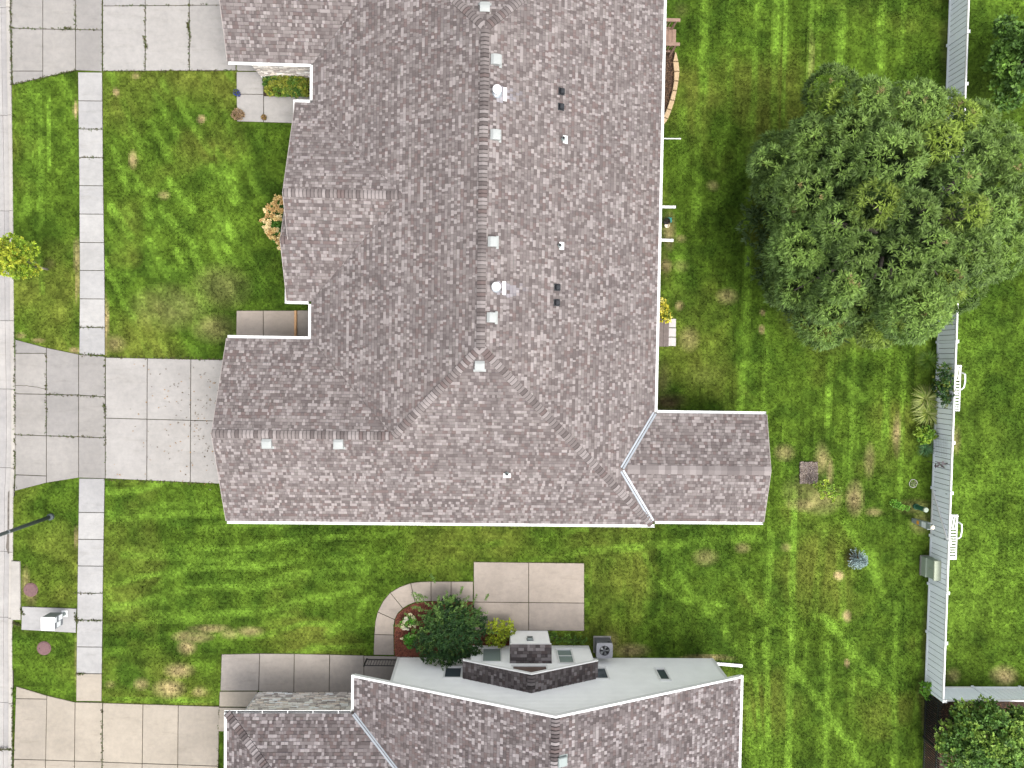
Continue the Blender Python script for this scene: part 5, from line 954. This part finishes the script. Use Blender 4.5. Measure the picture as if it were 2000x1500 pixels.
x, y = G(467,225); r = thing('dried_plant', 'brown dried round plant at the corner of the entry walk', 'plant', (x, y, 0)); P, A, I = lump_points([(x, y, .18, .24, .24, .2),(x-.1, y-.05, .12, .2, .2, .15),(x+.1, y-.02, .12, .18, .2, .15)], 1700, -.1); cs = np.array([(.27,.18,.10),(.2,.13,.08),(.34,.24,.13)])[rng.integers(0, 3, len(P))]; npmesh('foliage', *leaves(P, A, 4, .07, .02, cs), 'leaf', r)
x, y = G(1306.5,430); tag(MB().cbox(x-.1, x+.1, y-.13, y+.1, 0, .18, .02).box(x-.06, x+.06, y-.07, y+.05, .181, .2).build('planter_box', 'teal', None, (x, y, 0)), 'small teal plastic box beside the dark pot', 'box'); x, y = G(1301,441.5); tag(MB().lathe((x, y, 0), [(.09,0),(.11,.2),(.12,.21),(.1,.22),(.085,.12)], 18).build('bucket', 'cream', None, (x, y, 0)), 'small cream bucket below the dark pot', 'bucket')
# ---- planting along the fence
def blades(root, c, n_, L, col, wd=.014, up=.45, name='blades'):
    V = []; Fq = []; C = []; k = 0
    for _ in range(n_):
        a = random.uniform(0, 6.283); l = random.uniform(.6, 1.1)*L; u = random.uniform(up*.6, up*1.5); d = np.array([math.cos(a), math.sin(a)]); s = np.array([-d[1], d[0]])*wd*random.uniform(.7, 1.3); cc = np.array(random.choice(col))*random.uniform(.75, 1.25); o = np.array(c[:2])+d*random.uniform(0, .06); pts = []
        for j in range(5):
            t = j/4; p = o+d*l*t; z = c[2]+l*(u*2.2*t-u*1.9*t*t); w_ = (1-t*.95)*(1 if j else .6); pts += [(*(p-s*w_), z), (*(p+s*w_), z)]
        V += pts; Fq += [(k+2*j, k+2*j+1, k+2*j+3, k+2*j+2) for j in range(4)]; C += [cc]*4; k += 10
    return npmesh(name, np.array(V), np.array(Fq), np.array(C), 'leaf', root)
for px, py, lab, nn, L in ((1806,780,'upper clump of striped ornamental grass by the fence',150,.75), (1809,806,'lower clump of striped ornamental grass by the fence',170,.72), (1812,703,'ornamental grass half under the big tree by the fence',90,.6)):
    x, y = G(px, py); r = thing('ornamental_grass', lab, 'grass clump', (x, y, 0), 'ornamental grasses along the fence'); blades(r, (x, y, 0), nn*2, L*1.1, [(.28,.36,.06),(.4,.46,.13),(.17,.26,.04),(.5,.52,.2)] if px != 1812 else [(.16,.27,.03),(.1,.2,.02)], .022)
tree('lime green leafy bush below the ornamental grass', 'lime_bush', G(1806,852), pxl([(1795,845,.4,.2),(1806,842,.45,.22),(1816,848,.45,.2),(1800,857,.4,.2),(1812,858,.45,.2),(1822,850,.35,.18)]), (.13, .05, [(.14,.25,.02),(.2,.3,.03),(.09,.18,.02)]), .02, cat_='bush', per=160, k=6, stemname='stems')
x, y = G(1806,877); r = thing('lily_clump', 'dark green strappy clump at the end of the fence bed', 'plant', (x, y, 0)); blades(r, (x, y, 0), 130, .45, [(.05,.14,.05),(.08,.2,.07),(.14,.26,.1)], .014, .6)
tree('dark climbing shrub growing up the fence by the lounger', 'climbing_shrub', G(1830,752), pxl([(1842,722,1.2,.3),(1838,738,1.1,.35),(1845,750,1.3,.35),(1838,765,1.0,.35),(1848,775,1.1,.3),(1835,752,.8,.35),(1846,735,1.35,.3),(1852,765,1.35,.28),(1850,788,1.2,.22)]), (.1, .032, [(.02,.055,.015),(.03,.075,.02),(.05,.11,.02),(.12,.15,.02)]), .03, cat_='shrub', per=140, k=6, stemname='stems')
x, y = G(1855,735,1.5); 
tree('small bright green weed clump near the round green pedestal', 'green_weed', G(1752,985), pxl([(1745,982,.2,.14),(1753,986,.25,.16),(1762,991,.2,.14),(1772,993,.12,.1)]), (.1, .03, [(.1,.24,.03),(.14,.3,.03)]), .01, cat_='weed', per=260, k=6, stemname='stems')
tree('bright green weed at the foot of the white fence corner', 'green_weed', G(1808,1345), pxl([(1803,1340,.35,.16),(1811,1336,.4,.16),(1814,1348,.4,.16),(1804,1352,.3,.14),(1813,1358,.3,.13)]), (.15, .05, [(.12,.28,.03),(.17,.33,.04)]), .015, cat_='weed', per=170, k=5, stemname='stems')
tree('sparse yellow green sapling below the mulch square', 'sapling', G(1606,945), pxl([(1600,950,.8,.22),(1612,945,.9,.2),(1622,952,1.0,.22),(1610,960,1.0,.22),(1625,965,1.0,.2),(1595,945,.6,.15),(1635,960,.8,.18),(1605,968,.8,.15),(1622,975,.9,.15)]), (.09, .028, [(.22,.32,.03),(.14,.24,.025),(.32,.4,.05)]), .02, per=150, k=6, mat='stem')
# blue spruce
x, y = G(1670,1089); r = thing('blue_spruce', 'small blue spruce in a ring of bare soil', 'spruce', (x, y, 0)); P = []; A = []
for lev in range(9):
    z = .12+lev*.1; R_ = .5*(1-lev/9.5)
    for k in range(max(4, int(14*(1-lev/11)))):
        a = random.uniform(0, 6.28)
        for s in np.linspace(.25, 1, 6): P.append((x+math.cos(a)*R_*s, y+math.sin(a)*R_*s, z+.05*s)); A.append((math.cos(a), math.sin(a), .5))
P = np.array(P); npmesh('needles', *leaves(P, np.array(A), 8, .075, .011, np.tile([[.36,.47,.47]], (len(P),1))*rng.uniform(.6,1.35,(len(P),1)), (.2,1.2)), 'leaf', r); MB().tube([(x,y,0),(x,y,.95)], [.03,.01], 6).build('trunk', 'bark', r)
x, y = G(1783,944); r = thing('garden_ornament', 'pale wire ring with dry stems on the back lawn', 'ornament', (x, y, 0)); MB().tube([(x+.2*math.cos(t), y+.2*math.sin(t), .03+.02*math.sin(3*t)) for t in np.linspace(0, 6.283, 25)], .014, 6, cap=False).build('ring', 'paver', r); blades(r, (x, y, .02), 40, .24, [(.25,.28,.14),(.32,.33,.2),(.12,.2,.06)], .008, .5, 'stems')
# wire trellis and metal stake against the fence
r = thing('wire_trellis', 'thin wire plant trellis leaning on the white fence', 'trellis', (FX-.1, G(1828,868)[1], 0)); yc_ = G(1828,868)[1]
m_ = MB()
for k in range(8): m_.tube([(FX-.14, yc_-.45+k*.13, 0), (FX-.08, yc_-.45+k*.13, 1.2)], .004, 4)
for k in range(10): m_.tube([(FX-.14+k*.006, yc_-.45, .1+k*.12), (FX-.14+k*.006, yc_+.46, .1+k*.12)], .004, 4)
m_.build('wires', 'wire', r)
x, y = G(1822,901); r = thing('garden_stake', 'dark metal garden stake with leaf shapes before the fence', 'garden stake', (FX-.3, y, 0)); x = FX-.3; MB().tube([(x, y, 0), (x, y, 1.2)], .01, 6).build('rod', 'seed', r)
for a, z, L in ((.3,1.15,.3),(2.6,1.1,.28),(3.6,1.05,.3),(5.6,1.0,.3),(1.5,1.2,.22),(4.6,.7,.25)):
    d = Vector((math.cos(a), math.sin(a), .25)); s = Vector((-math.sin(a), math.cos(a), 0))*.06; o_ = Vector((x, y, z)); P_ = [o_, o_+d*L*.5+s, o_+d*L, o_+d*L*.5-s]; P_ += [p-Vector((0,0,.008)) for p in P_]
    MB().add([tuple(p) for p in P_], [(0,1,2,3),(7,6,5,4),(0,4,5,1),(1,5,6,2),(2,6,7,3),(3,7,4,0)]).build('leaf_plate', 'seed', r)
# joint weeds: small tufts in the paving cracks and along kerbs
def weeds():
    P = []
    def line(a, b, n_, j=1.2):
        for _ in range(n_): t = random.random(); P.append(G(a[0]+(b[0]-a[0])*t+random.gauss(0, j), a[1]+(b[1]-a[1])*t+random.gauss(0, j)))
    for a, b, n_ in (((22,0),(24,165),110),((22,56),(200,59),50),((148,0),(148,58),25),((200,0),(201,140),35),((284,10),(284,136),45),((370,5),(370,136),60),((201,12),(432,10),35),((125,56),(140,57),30),((366,45),(373,75),60),((281,70),(287,95),40),((30,665),(30,955),110),((91,690),(91,850),55),((91,770),(206,775),45),((30,849),(206,855),40),((205,700),(206,930),50),((204,790),(207,805),30),((154,639),(205,640),25),((154,692),(206,694),40),((155,252),(200,253),16),((155,307),(201,308),18),((148,1158),(200,1158),20),((148,1210),(200,1212),40),((150,1315),(165,1315),25),((38,1185),(48,1200),60),((27,1215),(40,1222),60),((147,1195),(151,1215),40),((200,1372),(200,1500),40),((428,1380),(426,1500),14),((26,1340),(26,1500),90),((0,1463),(24,1463),40),((206,696),(437,702),90),((206,937),(425,945),80),((201,140),(461,138),90),((24,165),(148,138),70)):
        line(a, b, n_)
    P = np.array(P); n_ = len(P); cen = np.concatenate([P, np.full((n_,1), .025)], 1); col = np.array([(.05,.085,.015),(.08,.11,.02),(.10,.09,.03),(.06,.05,.025)])[rng.integers(0,4,n_)]; npm = npmesh('weeds', *leaves(cen, np.tile([0,0,1.],(n_,1)), 6, .055, .014, col, (.6,1.5)), 'leaf'); tag(stuff(npm), 'small green weeds growing in the paving joints and kerb cracks', 'weeds')
weeds()
# loose mulch chips in the beds
def chips(poly, n_, cols, z, name, label):
    xs_ = [p[0] for p in poly]; ys_ = [p[1] for p in poly]; x = rng.uniform(min(xs_), max(xs_), n_*2); y = rng.uniform(min(ys_), max(ys_), n_*2); ok = inpoly(x, y, poly); x, y = x[ok][:n_], y[ok][:n_]; k = len(x); a = rng.uniform(0, 6.28, k); L = rng.uniform(.02, .06, k); W = rng.uniform(.006, .014, k); t = rng.uniform(-.02, .02, k); dx, dy = np.cos(a), np.sin(a)
    V = np.stack([np.stack([x-dx*L-dy*W, y-dy*L+dx*W, z+.006-t], 1), np.stack([x-dx*L+dy*W, y-dy*L-dx*W, z+.006-t], 1), np.stack([x+dx*L+dy*W, y+dy*L-dx*W, z+.012+t], 1), np.stack([x+dx*L-dy*W, y+dy*L+dx*W, z+.012+t], 1)], 1).reshape(-1, 3)
    c = np.array(cols)[rng.integers(0, len(cols), k)]*rng.uniform(.7, 1.3, (k, 1)); tag(stuff(npmesh(name, V, np.arange(4*k).reshape(-1, 4), c, 'stone')), label, 'mulch')
chips(BED_RED, 5000, [(.2,.06,.04),(.13,.045,.03),(.26,.10,.06),(.08,.035,.025)], .035, 'mulch_chips', 'red mulch chips round the yew shrub'); chips(BED_ARC, 2500, [(.06,.035,.025),(.03,.02,.015),(.16,.10,.06),(.09,.05,.03)], .16, 'mulch_chips', 'dark brown mulch chips inside the block wall'); chips(BED_SQ, 1600, [(.22,.18,.165),(.14,.115,.11),(.3,.25,.2),(.10,.07,.055)], .05, 'mulch_chips', 'grey mulch chips in the small square bed'); chips([(22.4,-16.6),(27,-16.6),(27,-20),(22.2,-20)], 4000, [(.12,.055,.03),(.07,.04,.025),(.2,.11,.06)], .012, 'mulch_chips', 'brown mulch chips below the white fence corner')

# dead leaves and twigs lying on the driveway, crack in the apron
lit = np.array([G(random.gauss(385, 45), random.choice([random.gauss(780, 30), random.gauss(870, 35)])) for _ in range(150)]+[G(random.uniform(215, 410), random.uniform(710, 930)) for _ in range(40)]); lit = lit[lit[:,0] > -18.4]; k = len(lit)
tag(stuff(npmesh('leaf_litter', *leaves(np.concatenate([lit, np.full((k,1), .045)], 1), np.tile([[1,.2,.02]], (k,1))*np.array([[1,1,1.]]), 3, .09, .014, np.array([(.12,.09,.06),(.3,.17,.06),(.2,.17,.13)])[rng.integers(0,3,k)], (.1,.7)), 'stone')), 'dry brown leaf scraps scattered over the main driveway', 'leaf litter')
cp_ = [G(31+60*t, 752.5+8*t*t+random.uniform(-.8,.8)) for t in np.linspace(0, 1, 12)]; m_ = MB()
for a, b in zip(cp_[:-1], cp_[1:]): m_.add([(a[0],a[1]-.012,.0345),(b[0],b[1]-.012,.0345),(b[0],b[1]+.012,.0345),(a[0],a[1]+.012,.0345)], [(0,1,2,3)])
m_ = m_.build('paving_crack', 'dirt'); struct(m_)
print('TRIS', sum(sum(len(p.vertices)-2 for p in o.data.polygons) for o in bpy.data.objects if o.type == 'MESH' and len(o.data.polygons) > 5000))
